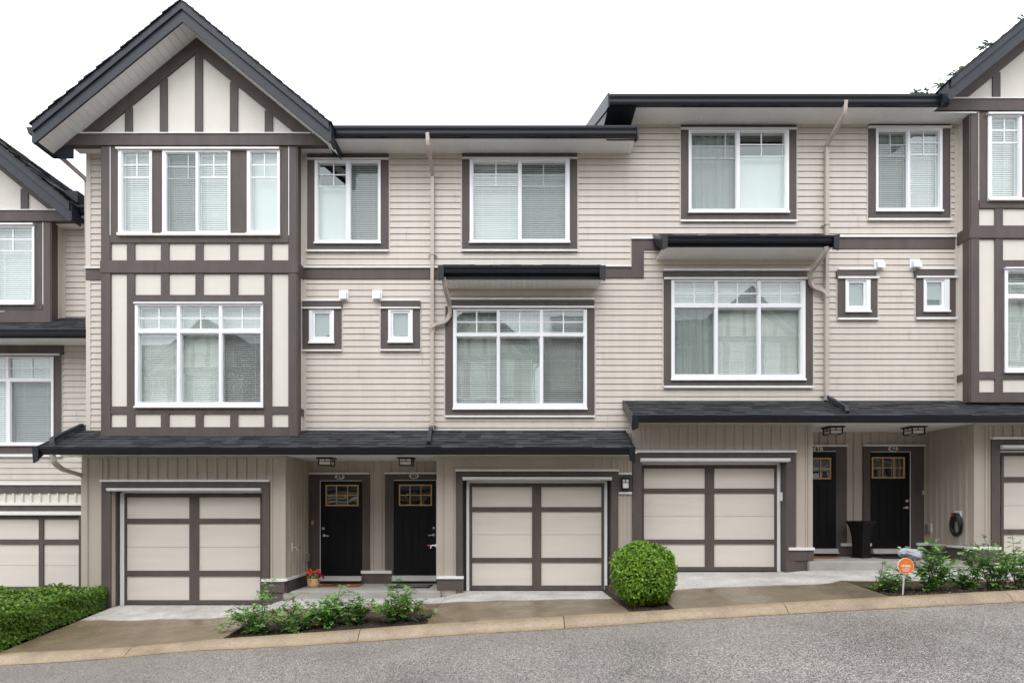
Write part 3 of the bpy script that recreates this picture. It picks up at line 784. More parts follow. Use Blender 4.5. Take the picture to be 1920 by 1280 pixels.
def front_door(par, leaf, sur, win, plaque, num, lock, lever, hinge_left, cap, thr, skirt_pts):
    Y = YD; L = PR(Y, *leaf)
    d = MB(); wq = PR(Y, *win)
    d.grid([L], [(wq[0] + .02, wq[1] - .02, wq[2] + .02, wq[3] - .02)], Y - .05, Y - .008)
    # two raised vertical panels
    wL = L[1] - L[0]
    for t in (.20, .56):
        x0, x1 = L[0] + wL * t, L[0] + wL * (t + .25); z0, z1 = L[2] + .22, wq[2] - .14
        d.grid([(x0, x1, z0, z1)], [(x0 + .03, x1 - .03, z0 + .03, z1 - .03)], Y - .060, Y - .05)
        d.box(x0 + .05, x1 - .05, Y - .057, Y - .049, z0 + .05, z1 - .05)
    D = d.build('front_door', M['door'], par, label='black front door numbered ' + num)
    f = MB(); x = [wq[0] + (wq[1] - wq[0]) * k / 3 for k in range(4)]; zmid = (wq[2] + wq[3]) / 2
    cells = [(x[k] + (.028 if k == 0 else .009), x[k + 1] - (.028 if k == 2 else .009), a, b) for k in range(3) for a, b in ((wq[2] + .028, zmid - .009), (zmid + .009, wq[3] - .028))]
    f.grid([wq], cells, Y - .064, Y - .04); f.build('glazing_bars', M['wood'], D)
    g = MB(); g.add([(wq[0], Y - .045, wq[2]), (wq[1], Y - .045, wq[2]), (wq[1], Y - .046, wq[3]), (wq[0], Y - .046, wq[3])], [(0, 1, 2, 3)])
    g.build('door_pane', M['doorglass'], D)
    r = MB(); r.add([(wq[0], Y + .1, wq[2]), (wq[1], Y + .1, wq[2]), (wq[1], Y + .1, wq[3]), (wq[0], Y + .1, wq[3])], [(0, 1, 2, 3)]); r.build('hall_backing', M['room'], D)
    lx, lz = PX(lock[0], Y), PZ(lock[1], Y); hx, hz = PX(lever[0], Y), PZ(lever[1], Y)
    h = MB()
    ring = lambda cx, cz, r0, y0, y1: h.prism([(cx + r0 * math.cos(a * math.pi / 8), cz + r0 * math.sin(a * math.pi / 8)) for a in range(16)], 'y', y0, y1)
    ring(lx, lz, .028, Y - .07, Y - .05); ring(lx, lz, .014, Y - .085, Y - .07)
    h.build('door_lock', M['metal'], D)
    h = MB(); ring(hx, hz, .03, Y - .065, Y - .05); ring(hx, hz, .013, Y - .10, Y - .065)
    s = 1 if hinge_left else -1
    h.tube([(hx, Y - .10, hz), (hx + s * .05, Y - .105, hz - .003), (hx + s * .11, Y - .10, hz - .012)], .011, 8)
    h.build('door_handle', M['metal'], D)
    t = MB(); S = PR(Y, *sur); t.grid([S], [L], Y - .04, Y + .01)
    t.build('door_surround', M['trim'], D)
    c = MB(); q = PR(Y, *cap); c.box(q[0], q[1], Y - .075, Y, q[2], q[3])
    e = L[0] if hinge_left else L[1]
    c.box(e - .006, e + .006, Y - .056, Y - .03, L[2], L[3]); c.box(L[0], L[1], Y - .053, Y - .03, L[3] - .008, L[3] + .004)
    c.build('flashing', M['flash'], D)
    q = PR(Y, *thr); m_ = MB(); m_.box(q[0], q[1], Y - .12, Y, q[2] + (q[3] - q[2]) * .3, q[3]); m_.box(q[0], q[1], Y - .15, Y - .03, q[2], q[2] + (q[3] - q[2]) * .3)
    m_.build('threshold', M['metal'], D)
    if plaque:
        px, py = PX(plaque[0], Y), PZ(plaque[1], Y); p = MB()
        p.prism([(px + .105 * math.cos(a * math.pi / 16), py + .062 * math.sin(a * math.pi / 16)) for a in range(32)], 'y', Y - .058, Y - .038)
        Pq = p.build('number_plaque', M['plaque'], par)
        digits(num, (px, Y - .0605, py), .125, Pq, 'numerals', bold=.004)
    return D
def digits(txt, loc, size, parent, name, mat='ink', bold=.0, xs=1.0):
    cu = bpy.data.curves.new(name, 'FONT'); cu.body = txt; cu.size = size; cu.extrude = .001; cu.offset = bold
    cu.align_x = 'CENTER'; cu.align_y = 'CENTER'; cu.materials.append(M[mat])
    tmp = bpy.data.objects.new('tmp', cu); C.objects.link(tmp); bpy.context.view_layer.update()
    me = bpy.data.meshes.new_from_object(tmp.evaluated_get(bpy.context.evaluated_depsgraph_get()))
    bpy.data.objects.remove(tmp); bpy.data.curves.remove(cu)
    me.materials.clear(); me.materials.append(M[mat])
    o = bpy.data.objects.new(name, me); C.objects.link(o)
    o.parent = parent; b = base_of(parent); o.location = Vector(loc) - b; o.rotation_euler = (R(90), 0, 0); o.scale = (xs, 1, 1)
    return o
def ceiling_light(par, cx, cy, zc, rot=0):
    b = MB(); h = .125; s = .125
    def bx(x0, x1, y0, y1, z0, z1):
        b.box(cx + x0, cx + x1, cy + y0, cy + y1, z0, z1)
    b.box(cx - .165, cx + .165, cy - .165, cy + .165, zc - .022, zc - .002)
    b.box(cx - .14, cx + .14, cy - .14, cy + .14, zc - .034, zc - .022)
    for x in (-s, s):
        for y in (-s, s): bx(x - .009, x + .009, y - .009, y + .009, zc - .034 - h, zc - .034)
    zb = zc - .034 - h
    for sgn in (-1, 1):
        for z, t in ((zb, .009), (zc - .034 - h * .42, .005)):
            b.box(cx - s, cx + s, cy + sgn * s - .007, cy + sgn * s + .007, z - t, z + t)
            b.box(cx + sgn * s - .007, cx + sgn * s + .007, cy - s, cy + s, z - t, z + t)
        b.box(cx - .004, cx + .004, cy + sgn * s - .006, cy + sgn * s + .006, zc - .034 - h * .42, zc - .03)
        b.box(cx + sgn * s - .006, cx + sgn * s + .006, cy - .004, cy + .004, zc - .034 - h * .42, zc - .03)
    L = b.build('porch_light', M['urn'], par)
    g = MB(); g.box(cx - s + .008, cx + s - .008, cy - s + .008, cy + s - .008, zb + .003, zc - .034); g.build('lamp_glass', M['lamp'], L)
def vent_hood(par, x0, y0, x1, y1, Y=YU):
    q = PR(Y, x0, y0, x1, y1); m = MB()
    m.box(q[0], q[1], Y - .035, Y + .01, q[2], q[3])
    cx0, cx1 = q[0] + .025, q[1] - .025
    m.prism([(Y - .035, q[3] - .035), (Y - .11, q[3] - .08), (Y - .13, q[2] + .0), (Y - .035, q[2] + .03)], 'x', cx0, cx1)
    m.build('vent_hood', M['white'], par)
def wall_box(par, px, py0, py1, X, sgn, w=.06):
    """small box on a side wall at plane X, facing sgn"""
    Y = abs(X) * F / abs(px - CX); m = MB()
    m.box(X, X + sgn * .02, Y - w, Y + w, PZ(py1, Y), PZ(py0, Y))
    o = m.build('outlet_box', M['white'], par); z0, z1 = PZ(py1, Y), PZ(py0, Y)
    g = MB(); g.box(X + sgn * .02, X + sgn * .08, Y - w * .8, Y + w * .8, z0 + .01, z1 - .01); g.build('outlet_cover', M['greybox'], o)
def hose_tap(par, px, py, X, sgn, plate=True):
    Y = abs(X) * F / abs(px - CX); z = PZ(py, Y); m = MB()
    if plate == 'small': m.box(X, X + sgn * .008, Y - .02, Y + .02, z - .03, z + .03)
    elif plate: m.box(X, X + sgn * .012, Y - .035, Y + .035, z - .07, z + .1)
    T = m.build('tap_plate', M['white'], par) if plate else par
    t = MB(); t.tube([(X, Y, z), (X + sgn * .07, Y, z), (X + sgn * .10, Y, z - .01), (X + sgn * .105, Y, z - .06)], [.012, .013, .015, .011], 8)
    H = t.build('hose_tap', M['metal'], T)
    if plate:
        r = MB(); r.tube([(X + sgn * .10, Y, z), (X + sgn * .15, Y, z + .005)], .008, 6); r.prism([(Y + .022 * math.cos(a * math.pi / 5), z + .022 * math.sin(a * math.pi / 5)) for a in range(10)], 'x', X + sgn * .15, X + sgn * .158); r.build('tap_handle', M['red'], T)
def skirt_side(par, X, sgn, y0, y1, zc, zb):
    """base board and white cap along a recess side wall"""
    m = MB(); m.box(X, X + sgn * .03, y0, y1, zb, zc); s = m.build('base_board', M['trim'], par)
    c = MB(); c.box(X, X + sgn * .06, y0 - .06, y1, zc, zc + .045); c.build('base_cap', M['flash'], s)
def skirt_front(par, Y, px0, px1, yc, yb, y2=None, px2=None, found=None):
    m = MB(); q = PR(Y, px0, yc + 5, px1, yb); m.box(q[0], q[1], Y - .037, Y + .02, q[2], q[3])
    if y2: q2 = PR(Y, px2[0], yb, px2[1], y2); m.box(q2[0], q2[1], Y - .016, Y + .02, q2[2], q2[3] - .003)
    s = m.build('base_board', M['trim'], par)
    c = MB(); q = PR(Y, px0 - .5, yc, px1 + .5, yc + 5); c.box(q[0], q[1], Y - .062, Y + .02, q[2], q[3]); c.build('base_cap', M['flash'], s)
    if found: 
        f = MB(); q = PR(Y, *found); f.box(q[0], q[1], Y - .008, Y + .03, q[2] - .15, q[3]); f.build('foundation', M['found'], par)

def main_roof(par, x0, x1, ze, wallY=YU, rakeL=False, rakeR=False, ridge=15.8, notch=None):
    """shallow roof behind the gutter, its side fascias and the vented soffit below"""
    ye = YE + .10; zr_ = ze + PITCH * (ridge - ye)
    m = MB()
    n0, n1 = notch if notch else (x0, x0)
    for a, b, y in ((x0, n0, ye), (n0, n1, YB + .2), (n1, x1, ye)):
        if b - a < .02: continue
        z = ze + PITCH * (y - ye); m.prism([(y, z), (ridge, zr_), (2 * ridge - ye, ze), (2 * ridge - ye, ze - .1), (ridge, zr_ - .1), (y, z - .1)], 'x', a, b)
    R_ = m.build('main_roof', M['shingle'], par)
    f = MB()
    for on, x, s in ((rakeL, x0, -1), (rakeR, x1, 1)):
        if not on: continue
        a, b = sorted((x + s * .002, x + s * .03))
        f.prism([(ye - .11, ze + .03), (ridge, zr_ + .06), (ridge, zr_ - .2), (ye + .1, ze - .16), (ye - .11, ze - .24)], 'x', a, b)
        f.prism([(ye + .1, ze - .1), (ridge, zr_ - .1), (ridge, zr_ - .14), (ye + .1, ze - .14)], 'x', x, x - s * .55)
    if f.v: f.build('rake_board', M['dark'], R_)
    return R_
def soffit(par, x0, x1, y0, y1, z, groove=.10):
    m = MB(); n = max(1, int((x1 - x0) / groove))
    for i in range(n): m.box(lerp(x0, x1, i / n) + .002, lerp(x0, x1, (i + 1) / n) - .0015, y0, y1, z, z + .012)
    m.box(x0, x1, y0, y1, z + .012, z + .02)
    return m.build('soffit', M['soffit'], par)

def downpipe(par, pts, wd=.041, brackets=(), name='downpipe', mat='pipe'):
    m = MB(); m.tube(pts, wd * 1.15, square=True, ry=wd * 1.15)
    D = m.build(name, M[mat], par)
    if brackets:
        b = MB()
        for p in brackets:
            b.box(p[0] - .085, p[0] + .085, p[1] + .02, p[1] + .045, p[2] - .012, p[2] + .012); b.box(p[0] - .047, p[0] + .047, p[1] - .044, p[1] + .03, p[2] - .012, p[2] + .012)
        b.build('pipe_bracket', M[mat], D)
    return D
def smooth_path(pts, n=5):
    pts = [Vector(p) for p in pts]; o = [pts[0]]
    for i in range(1, len(pts) - 1):
        a, b, c = pts[i - 1], pts[i], pts[i + 1]
        r = min((b - a).length, (c - b).length, .14) * .5
        p, q = b + (a - b).normalized() * r, b + (c - b).normalized() * r
        for k in range(n + 1):
            t = k / n; o.append(p * (1 - t) ** 2 + b * 2 * t * (1 - t) + q * t * t)
    o.append(pts[-1]); return o

# ================================================================== LEFT BLOCK (doors 59 and 60)
ZC1 = PZ(854, YF)                      # porch ceiling
ZG1 = PZ(838.6, 10.35)                 # lower gutter top
ZT1 = PZ(806.6, YU)                    # where the lower roof meets the wall
ZS1 = PZ(289, YU)                      # main soffit
ZE1 = PZ(235, YE)                      # main gutter top
XL, XS = PX(163, YU), 2.345            # left end, step between the blocks
B1 = thing('townhouse_block', 'townhouse block with doors 59 and 60 and a half-timbered gable at its left', 'townhouse', (-3.14, YF, G1), 'terraced townhouse blocks along the lane')
wins = bay(B1, (0, 0, 0))
h1 = []
h1.append(window(B1, YU, (591.5, 303, 714.6, 458), [(598.5, 308, 649, 451, [626], [328.5, 350], 'half', False, 1), (659, 308, 709, 451, [], [], 'slat', True)],
    trim=(577.3, 290.5, 729.3, 471), caps=[(576.5, 299.5, 729.5, 302.3), (576, 470.5, 729.5, 473.6)], label='sliding window beside the bay, right half behind a dark screen'))
h1.append(window(B1, YU, (881, 301, 1067.8, 457), [(888, 305.5, 971, 450, [930], [328, 349], 'slat', False, 1), (978.5, 307, 1059.5, 449, [1019], [330, 350], 'slat', True, 1)],
    trim=(866.5, 289, 1082, 471), caps=[(866, 298.3, 1082.3, 301), (866, 470, 1082.6, 473.3)], label='wide upper sliding window with closed blinds'))
h1.append(window(B1, YU, (581, 583, 627.5, 644), [(591.5, 588.5, 618.5, 632, [], [], 'frost', False)], trim=(567.3, 578, 641.2, 656.8), head=(567.3, 566, 641.2, 578), small=True,
    caps=[(566.5, 563, 641.5, 566.2), (566.5, 577.5, 641.5, 580.3), (566.5, 656.5, 642, 659.5)], label='small frosted window next to the bay'))
h1.append(window(B1, YU, (728.8, 582, 774.5, 643), [(738, 588, 765.3, 631, [], [], 'frost', False)], trim=(714.4, 577, 788, 656), head=(714.4, 566, 788, 577.5), small=True,
    caps=[(713.8, 563, 788.3, 565.8), (713.8, 577.3, 788.3, 580), (713.8, 656, 788.6, 659)], label='small frosted window left of the downpipe'))
cx = [(856.8, 931.3), (937.8, 1011.8), (1018.6, 1093.3)]
ps = [(a, 584.5, b, 624.6, [g], [603.7], 'open', False) for (a, b), g in zip(cx, (893.8, 974.5, 1056.3))]
ps += [(a, 632.8, b, 756, [], [], 'open', s) for (a, b), s in zip(cx, (False, False, True))]
h1.append(window(B1, YU, (850, 581.5, 1100, 767.5), ps, trim=(835.3, 575, 1114.3, 779.6), head=(844, 564, 1114.3, 575.5),
    caps=[(844, 560.3, 1114.6, 563.8), (848, 575.3, 1114.6, 579), (834.8, 779.4, 1114.8, 782.6)], label='large three part window with open blinds under the small awning roof'))
band_sub = []
bandL = PR(YU, 568, 504, 836, 524); bandR = PR(YU, 1120, 501.5, 1183.6, 522)
sw = MB()
siding(sw, PX(569, YU), XS, ZT1 - .35, ZS1 + .02, YU, h1 + [PR(YU, 1184, 447, 1300, 522)])
sw.piece(); siding(sw, XL + .05, BX0 + .05, ZT1 - .35, ZS1 + .02, YU, [])
SW = sw.build('siding_wall', M['siding'], B1)
bk = MB(); bk.grid([(XL, XS - .002, ZC1 + .03, ZS1 + .1)], h1 + [(BX0 + .1, BX1 - .1, ZT1 - .1, ZS1 + .2)], YU + .0005, YU + .12)
# side and rear shell of the block
bk.box(XL, XL + .1, YU + .12, 20, -.8, ZS1 + .1); bk.box(XS - .1, XS - .002, YU + .12, 20, -.8, ZS1 + .1); bk.box(XL + .1, XS - .1, 19.9, 20, -.8, ZS1 + .1)
for xx in (XL, XS - .102):
    bk.prism([(YU, ZS1 + .1), (20, ZS1 + .1), (15.8, ZE1 + PITCH * 5.1 - .12)], 'x', xx, xx + .1)
bk.box(XL + .1, XS - .1, 12.6, 12.7, ZC1, ZS1 + .1)
bk.build('shell_wall', M['siding'], B1)
t = MB()
t.box(XL - .002, XL + .09, YU - .022, YU + .06, ZT1 - .3, ZS1 + .02)           # corner posts
t.piece(); t.box(BX1 + .0, BX1 + .075, YU - .022, YU + .02, ZT1 - .2, ZS1 + .02)
t.piece(); t.box(PX(1181.6, YU), PX(1183.6, YU), YU - .024, YU, PZ(502, YU), PZ(448, YU))
t.build('corner_post', M['corner'], SW)
t = MB()
t.box(bandL[0], bandL[1], YU - .032, YU, bandL[2], bandL[3])
t.piece(); q = PR(YU, 162.5, 504, 194, 526); t.box(q[0], q[1], YU - .032, YU, q[2], q[3])
t.piece(); t.box(bandR[0], XS - .002, YU - .032, YU, bandR[2], bandR[3])
BD = t.build('belt_board', M['trim'], SW)
t = MB()
for r in ((568, 500.8, 836, 504), (162, 502, 194, 505), (1120, 498.6, 1182.5, 501.8)):
    t.piece(); q = PR(YU, *r); t.box(q[0], q[1], YU - .06, YU - .01, q[2], q[3])
t.build('belt_flashing', M['flash'], SW)
soffit(B1, BX1 - .1, -3.5, YB - .055, YU, ZS1); soffit(B1, -3.5, XS, YE + .1, YU, ZS1)
soffit(B1, XL - .14, BX0 + .05, YB - .055, YU, ZS1)
main_roof(B1, -9.0, 2.33, ZE1 - .02, rakeR=True, notch=(-9.0, -3.5))
gutter(B1, A_ := PX(618, YE), 2.33, YE, ZE1, .175)
# awning roof over the large window
za_s = PZ(542, YU); AX0, AX1 = -1.43, 1.70
pent_roof(B1, AX0, AX1, PZ(500.5, 10.72), PZ(521.5, 10.74), YU, PZ(497, YU), ygut=10.67, step=.11)
sx = MB(); n = 30
for i in range(n):
    a, b = lerp(AX0 + .03, AX1 - .03, i / n) + .002, lerp(AX0 + .03, AX1 - .03, (i + 1) / n) - .002
    sx.add([(a, 10.80, za_s), (b, 10.80, za_s), (b, YU, za_s), (a, YU, za_s), (a, 10.80, za_s + .02), (b, 10.80, za_s + .02), (b, YU, za_s + .02), (a, YU, za_s + .02)],
           [(0, 3, 2, 1), (4, 5, 6, 7), (0, 1, 5, 4), (1, 2, 6, 5), (2, 3, 7, 6), (3, 0, 4, 7)])
sx.build('soffit', M['soffit'], B1)
# lower roof
PR1 = (-8.88, 2.20)
pent_roof(B1, PR1[0], PR1[1], ZG1, ZC1 - .01, YU - .005, ZT1)
st = MB(); shingle_courses(st, PR1[0], XL, YU, ZT1, YU + .9, ZT1 + .46); st.prism([(YU, ZT1 - .01), (YU + .9, ZT1 + .45), (YU + .9, ZT1 + .36), (YU, ZT1 - .1)], 'x', PR1[0] + .005, XL - .004)
st.build('side_roof', M['shingle'], B1)
soffit(B1, -8.86, 2.3, 10.49, YD + .1, ZC1)
# ground floor walls
XA0, XA1 = PX(155, YF), PX(535, YF); XB0, XB1 = PX(820, YF), PX(1184.6, YF)
ZB = G1 - .25
i1 = (PX(209.5, YF - .03), PX(492.5, YF - .03)); i2 = (PX(868, YF - .03), PX(1146, YF - .03))
wl = MB()
wl.grid([(XA0, XA1, ZB, ZC1 + .02)], [(i1[0] - .02, i1[1] + .02, ZB - .1, PZ(916, YF) + .02)], YF, YF + .1)
wl.grid([(XB0, XB1, ZB, ZC1 + .02)], [(i2[0] - .02, i2[1] + .02, ZB - .1, PZ(896, YF) + .02)], YF, YF + .1)
wl.box(XA1 - .1, XA1, YF + .1, YD, ZB, ZC1 + .02); wl.box(XB0, XB0 + .1, YF + .1, YD, ZB, ZC1 + .02)
wl.box(XA0, XA0 + .1, YF + .1, 12.4, ZB, ZC1 + .3); wl.box(XB1 - .1, XB1, YF + .1, 12.4, ZB, ZC1 + .3)
d59, d60 = PR(YD, 602, 901, 680, 1078.5), PR(YD, 739, 900, 819, 1077.5)
wl.grid([(XA1 - .1, XB0 + .1, ZB, ZC1 + .02)], [(d59[0] + .01, d59[1] - .01, d59[2] + .01, d59[3] - .01), (d60[0] + .01, d60[1] - .01, d60[2] + .01, d60[3] - .01)], YD, YD + .1)
def zA(x):
    px = x / YF * F + CX
    if 192 < px < 508: return PZ(898.5, YF)
    return G1 - .1 if px < 300 else PZ(1084, YF)
battens(wl, PX(192, YF), PX(507, YF), zA, ZC1 - .03, YF)
for px in (164.5, 191, 509.5, 525): 
    x = PX(px, YF); wl.box(x - .017, x + .017, YF - .014, YF + .004, G1 - .1 if px < 300 else PZ(1084, YF), ZC1 - .03)
wl.box(XA0 - .005, XA0 + .10, YF - .022, YF + .05, ZB, ZC1 - .02); wl.box(XA1 - .085, XA1 + .012, YF - .02, YF + .05, PZ(1084, YF), ZC1 - .02)
battens(wl, YF + .12, YD - .03, PZ(1084, YF), ZC1 - .03, XA1, axis='x', facing=1, step=.165)
battens(wl, PX(855, YF), PX(1159, YF), PZ(879.5, YF), ZC1 - .03, YF)
for px in (830, 848, 1160.5, 1172, 1179):
    x = PX(px, YF); wl.box(x - .017, x + .017, YF - .014, YF + .004, PZ(1080, YF), ZC1 - .03)
wl.box(XB0 - .012, XB0 + .09, YF - .02, YF + .05, PZ(1080, YF), ZC1 - .02)
zcap = PZ(886.5, YD)
battens(wl, XA1, XB0, lambda x: PZ(885, YD) if (581 < x / YD * F + CX < 693 or 722 < x / YD * F + CX < 830) else PZ(1070, YD), ZC1 - .02, YD, step=.185)
wl.box(XA0, XA1, YF - .016, YF + .004, ZC1 - .045, ZC1 - .002); wl.box(XB0, XB1, YF - .016, YF + .004, ZC1 - .045, ZC1 - .002)
wl.build('batten_wall', M['batten'], B1)
surround(B1, YF, YG, (192, 903, 506.7, 1137), (209.5, 917, 492.5, 1137), (191, 898.8, 507.5, 903), (205, 914.8, 491.8, 921), G1 - .06)
garage_door(B1, YG, (233.5, 925, 491.8, 1133.3), (356, 373.8), [(932, 971.6), (981, 1069), (1079.5, 1124.2)], 3.2, (224.8, 232.5), None, 924, label='garage door under the gable')
surround(B1, YF, YG, (855, 883.5, 1159, 1112), (867, 896, 1146.5, 1112), (854.5, 879.6, 1159.5, 883.5), (868, 894.3, 1146, 900.5), G2 - .06)
garage_door(B1, YG, (880.3, 905.3, 1132.8, 1106.3), (997.6, 1014.8), [(912.6, 950), (958.8, 1045), (1053.6, 1096.8)], 5.4, (874.5, 879.8), (1133.2, 1138.5), 905, label='garage door left of the round bush')
front_door(B1, (602, 901, 680, 1078.5), (581, 889, 693.5, 1078.5), (612, 908.5, 673.8, 948.3), (638.4, 893.5), '59', (608, 990), (609.5, 1003), True, (581, 885.8, 693.5, 889), (602, 1078.5, 680, 1087), None)
front_door(B1, (739, 900, 819, 1077.5), (722.5, 888.5, 833, 1077.5), (749, 908, 810.6, 947.6), (777, 892.3), '60', (814.3, 989), (813.5, 1002), False, (722.5, 885.3, 833, 888.5), (737, 1077.5, 819, 1087), None)
m = MB(); q = PR(YD, 585.5, 975.5, 589, 983); m.box(q[0], q[1], YD - .055, YD - .03, q[2], q[3]); m.build('doorbell', M['wood'], B1)
skirt_side(B1, XA1, 1, YF + .0, YD, PZ(1088, YF), PZ(1125, YF))
skirt_front(B1, YF, 493, 535, 1084, 1109.6, 1132, (493, 530.5), found=(530.5, 1109.6, 536, 1128))
skirt_front(B1, YF, 819.5, 869, 1079, 1104, found=(828, 1104.3, 868, 1122))
m = MB(); q = PR(YD, 679, 1074, 735, 1092.5); m.box(q[0], q[1], YD - .05, YD, q[2], q[3]); m.box(PX(579, YD), PX(820, YD), YD - .042, YD, PZ(1093, YD), PZ(1087.3, YD)); bs = m.build('base_board', M['trim'], B1)
m = MB(); q = PR(YD, 678.5, 1068.5, 735.5, 1074); m.box(q[0], q[1], YD - .08, YD, q[2], q[3]); m.build('base_cap', M['flash'], bs)
ceiling_light(B1, PX(611, 11.45), 11.5, ZC1); ceiling_light(B1, PX(761.5, 11.45), 11.5, ZC1)
vent_hood(B1, 637, 545, 654, 564); vent_hood(B1, 699, 545, 717.3, 563.5)
# brown pad with the wall lantern beside the garage
m = MB(); q = PR(YF, 1160, 889.5, 1184, 922); m.box(q[0], q[1], YF - .03, YF, q[2], q[3]); pad = m.build('lantern_pad', M['trim'], B1)
m = MB()
for r in ((1159.5, 886, 1184, 889.5), (1159.5, 922, 1184, 925.7)): q = PR(YF, *r); m.box(q[0], q[1], YF - .05, YF, q[2], q[3])
m.build('pad_flashing', M['flash'], pad)
m = MB(); q = PR(YF - .1, 1166, 896.5, 1180, 916)
xm, zm_ = lerp(q[0], q[1], .48), lerp(q[2], q[3], .62)
m.grid([q], [(q[0] + .014, xm - .006, q[2] + .014, zm_ - .005), (xm + .006, q[1] - .014, zm_ + .005, q[3] - .018), (q[0] + .014, xm - .006, zm_ + .005, q[3] - .018), (xm - .006, q[1] - .014, q[2] + .014, zm_ - .005)], YF - .12, YF - .11)
m.box(q[0] - .005, q[1] + .005, YF - .125, YF - .03, q[3], q[3] + .014); m.box(q[0], q[1], YF - .12, YF - .03, q[2] - .012, q[2])
for x in (q[0], q[1] - .012): m.box(x, x + .012, YF - .11, YF - .03, q[2], q[3])
LN = m.build('wall_lantern', M['urn'], B1)
m = MB(); m.box(q[0] + .012, q[1] - .012, YF - .108, YF - .04, q[2] + .002, q[3] - .002); m.build('lamp_glass', M['lamp'], LN)
hose_tap(B1, 547.5, 1026, XA1, 1); wall_box(B1, 572.5, 1036, 1052, XA1, 1)
hose_tap(B1, 817.5, 1022, XB0, -1, 'small')
# downpipes
Yp = YU - .08
X1 = PX(811, Yp)
downpipe(B1, smooth_path([(PX(802.5, 10.72), 10.70, PZ(250, 10.7)), (PX(803, 10.72), 10.72, PZ(272, 10.72)), (X1, Yp, PZ(326, Yp)), (X1 - .01, Yp, PZ(806, Yp))], 2),
         brackets=[(X1, Yp, PZ(477, Yp)), (X1, Yp, PZ(797, Yp)), (X1, Yp, PZ(615, Yp))])
downpipe(B1, smooth_path([(X1 - .01, Yp, PZ(806, Yp) + .02), (X1 - .03, Yp - .05, ZT1 + .02), (PX(804, 10.55), 10.53, ZG1 + .11)], 3), name='pipe_outlet', mat='dark')
downpipe(B1, smooth_path([(PX(832, 10.74), 10.74, PZ(520, 10.74)), (PX(833.5, 10.78), 10.80, PZ(538, 10.8)), (PX(843.5, 11.15), 11.15, PZ(572, 11.15)), (PX(843.5, Yp), Yp, PZ(592, Yp)), (PX(836, Yp), Yp, PZ(603, Yp)), (PX(812, Yp), Yp - .03, PZ(610, Yp)), (X1, Yp, PZ(622, Yp))], 3))
downpipe(B1, smooth_path([(-9.11, 10.85, PZ(246, 10.8)), (PX(85, 10.87), 10.87, PZ(262, 10.87)), (PX(90, 10.9), 10.92, PZ(274, 10.9)), (PX(163, 11.42), 11.42, PZ(338, 11.42)), (XL - .06, 11.45, ZT1 + .3)], 4))
downpipe(B1, smooth_path([(PX(98, 10.42), 10.42, ZG1 - .12), (PX(99.5, 10.42), 10.45, PZ(868, 10.45)), (PX(118, 10.7), 10.7, PZ(880, 10.7)), (XA0 - .05, 11.15, PZ(892, 11.15)), (XA0 - .05, 11.15, G1)], 4))
m = MB(); m.tube(smooth_path([(PX(158, 11.35), 11.30, ZT1 + .10), (PX(105, 10.65), 10.65, ZG1 + .22), (PX(99, 10.55), 10.52, ZG1 + .15), (PX(99, 10.48), 10.47, ZG1 + .0)], 5), .052, square=True, ry=.052)
m.build('pipe_outlet', M['dark'], B1)

# ================================================================== RIGHT BLOCK (doors 61 and 62)
ZC2 = PZ(793.8, YF); ZG2 = PZ(778, 10.35); ZT2 = PZ(751, YU); ZS2 = PZ(235, YU); ZE2 = PZ(175.8, YE)
XR = 13.0
DX2 = PX(1818, YB) - BX0; DZ2 = PZ(425, YB) - PZ(490, YB)
B2 = thing('townhouse_block', 'townhouse block with doors 61 and 62, a step higher on the right', 'townhouse', (8.0, YF, G3), 'terraced townhouse blocks along the lane')
bay(B2, (DX2, 0, DZ2), half=(2.62, 2.76), gutL=False)
h2 = []
h2.append(window(B2, YU, (1290, 246.5, 1477.3, 401), [(1296, 251, 1378, 393, [1359.5], [275.5, 298], 'curtain', True, 1), (1386.5, 251, 1469.5, 392, [1427], [272, 294], 'half', False, 1)],
    trim=(1276, 236, 1491.8, 415), caps=[(1275.5, 243, 1492, 246), (1275, 414.6, 1492.5, 418)], label='wide upper sliding window with a net curtain'))
h2.append(window(B2, YU, (1640, 243.5, 1763.8, 398.5), [(1645.5, 249.5, 1697, 391, [1668.5], [272.5, 294], 'slat', True, 1), (1705, 248, 1757.5, 389.5, [1730.7], [268.8, 291], 'slat', False, 1)],
    trim=(1626.5, 233.5, 1779.5, 412.5), caps=[(1626, 240, 1780, 243.5), (1625.5, 412, 1780, 415.5)], label='upper sliding window beside the right bay'))
h2.append(window(B2, YU, (1583, 525.5, 1629.5, 586), [(1590.5, 531, 1617.5, 574, [], [], 'frost', False)], trim=(1569, 520, 1643.3, 597.5), head=(1569, 508, 1643.3, 520.5), small=True,
    caps=[(1568.5, 504.3, 1643.5, 508), (1568.5, 520.3, 1645, 524), (1568.5, 597.3, 1645, 601)], label='small frosted window right of the downpipe'))
h2.append(window(B2, YU, (1729, 524.5, 1777, 585.5), [(1736.5, 530, 1763.5, 573, [], [], 'frost', False)], trim=(1715.5, 519, 1789.5, 596.5), head=(1715.5, 507, 1789.5, 519.5), small=True,
    caps=[(1720, 503.3, 1790, 507), (1715, 519.5, 1792, 523), (1715, 596.3, 1791, 600.3)], label='small frosted window next to the right bay'))
cx = [(1264.5, 1338), (1345.3, 1418.8), (1425.8, 1499.5)]
ps = [(a, 530, b, 570, [g], [550.2], 'slat', False) for (a, b), g in zip(cx, (1301, 1382, 1462.5))]
ps += [(a, 579, b, 702, [], [], k, s) for (a, b), s, k in zip(cx, (True, False, False), ('curtain', 'slat', 'slat'))]
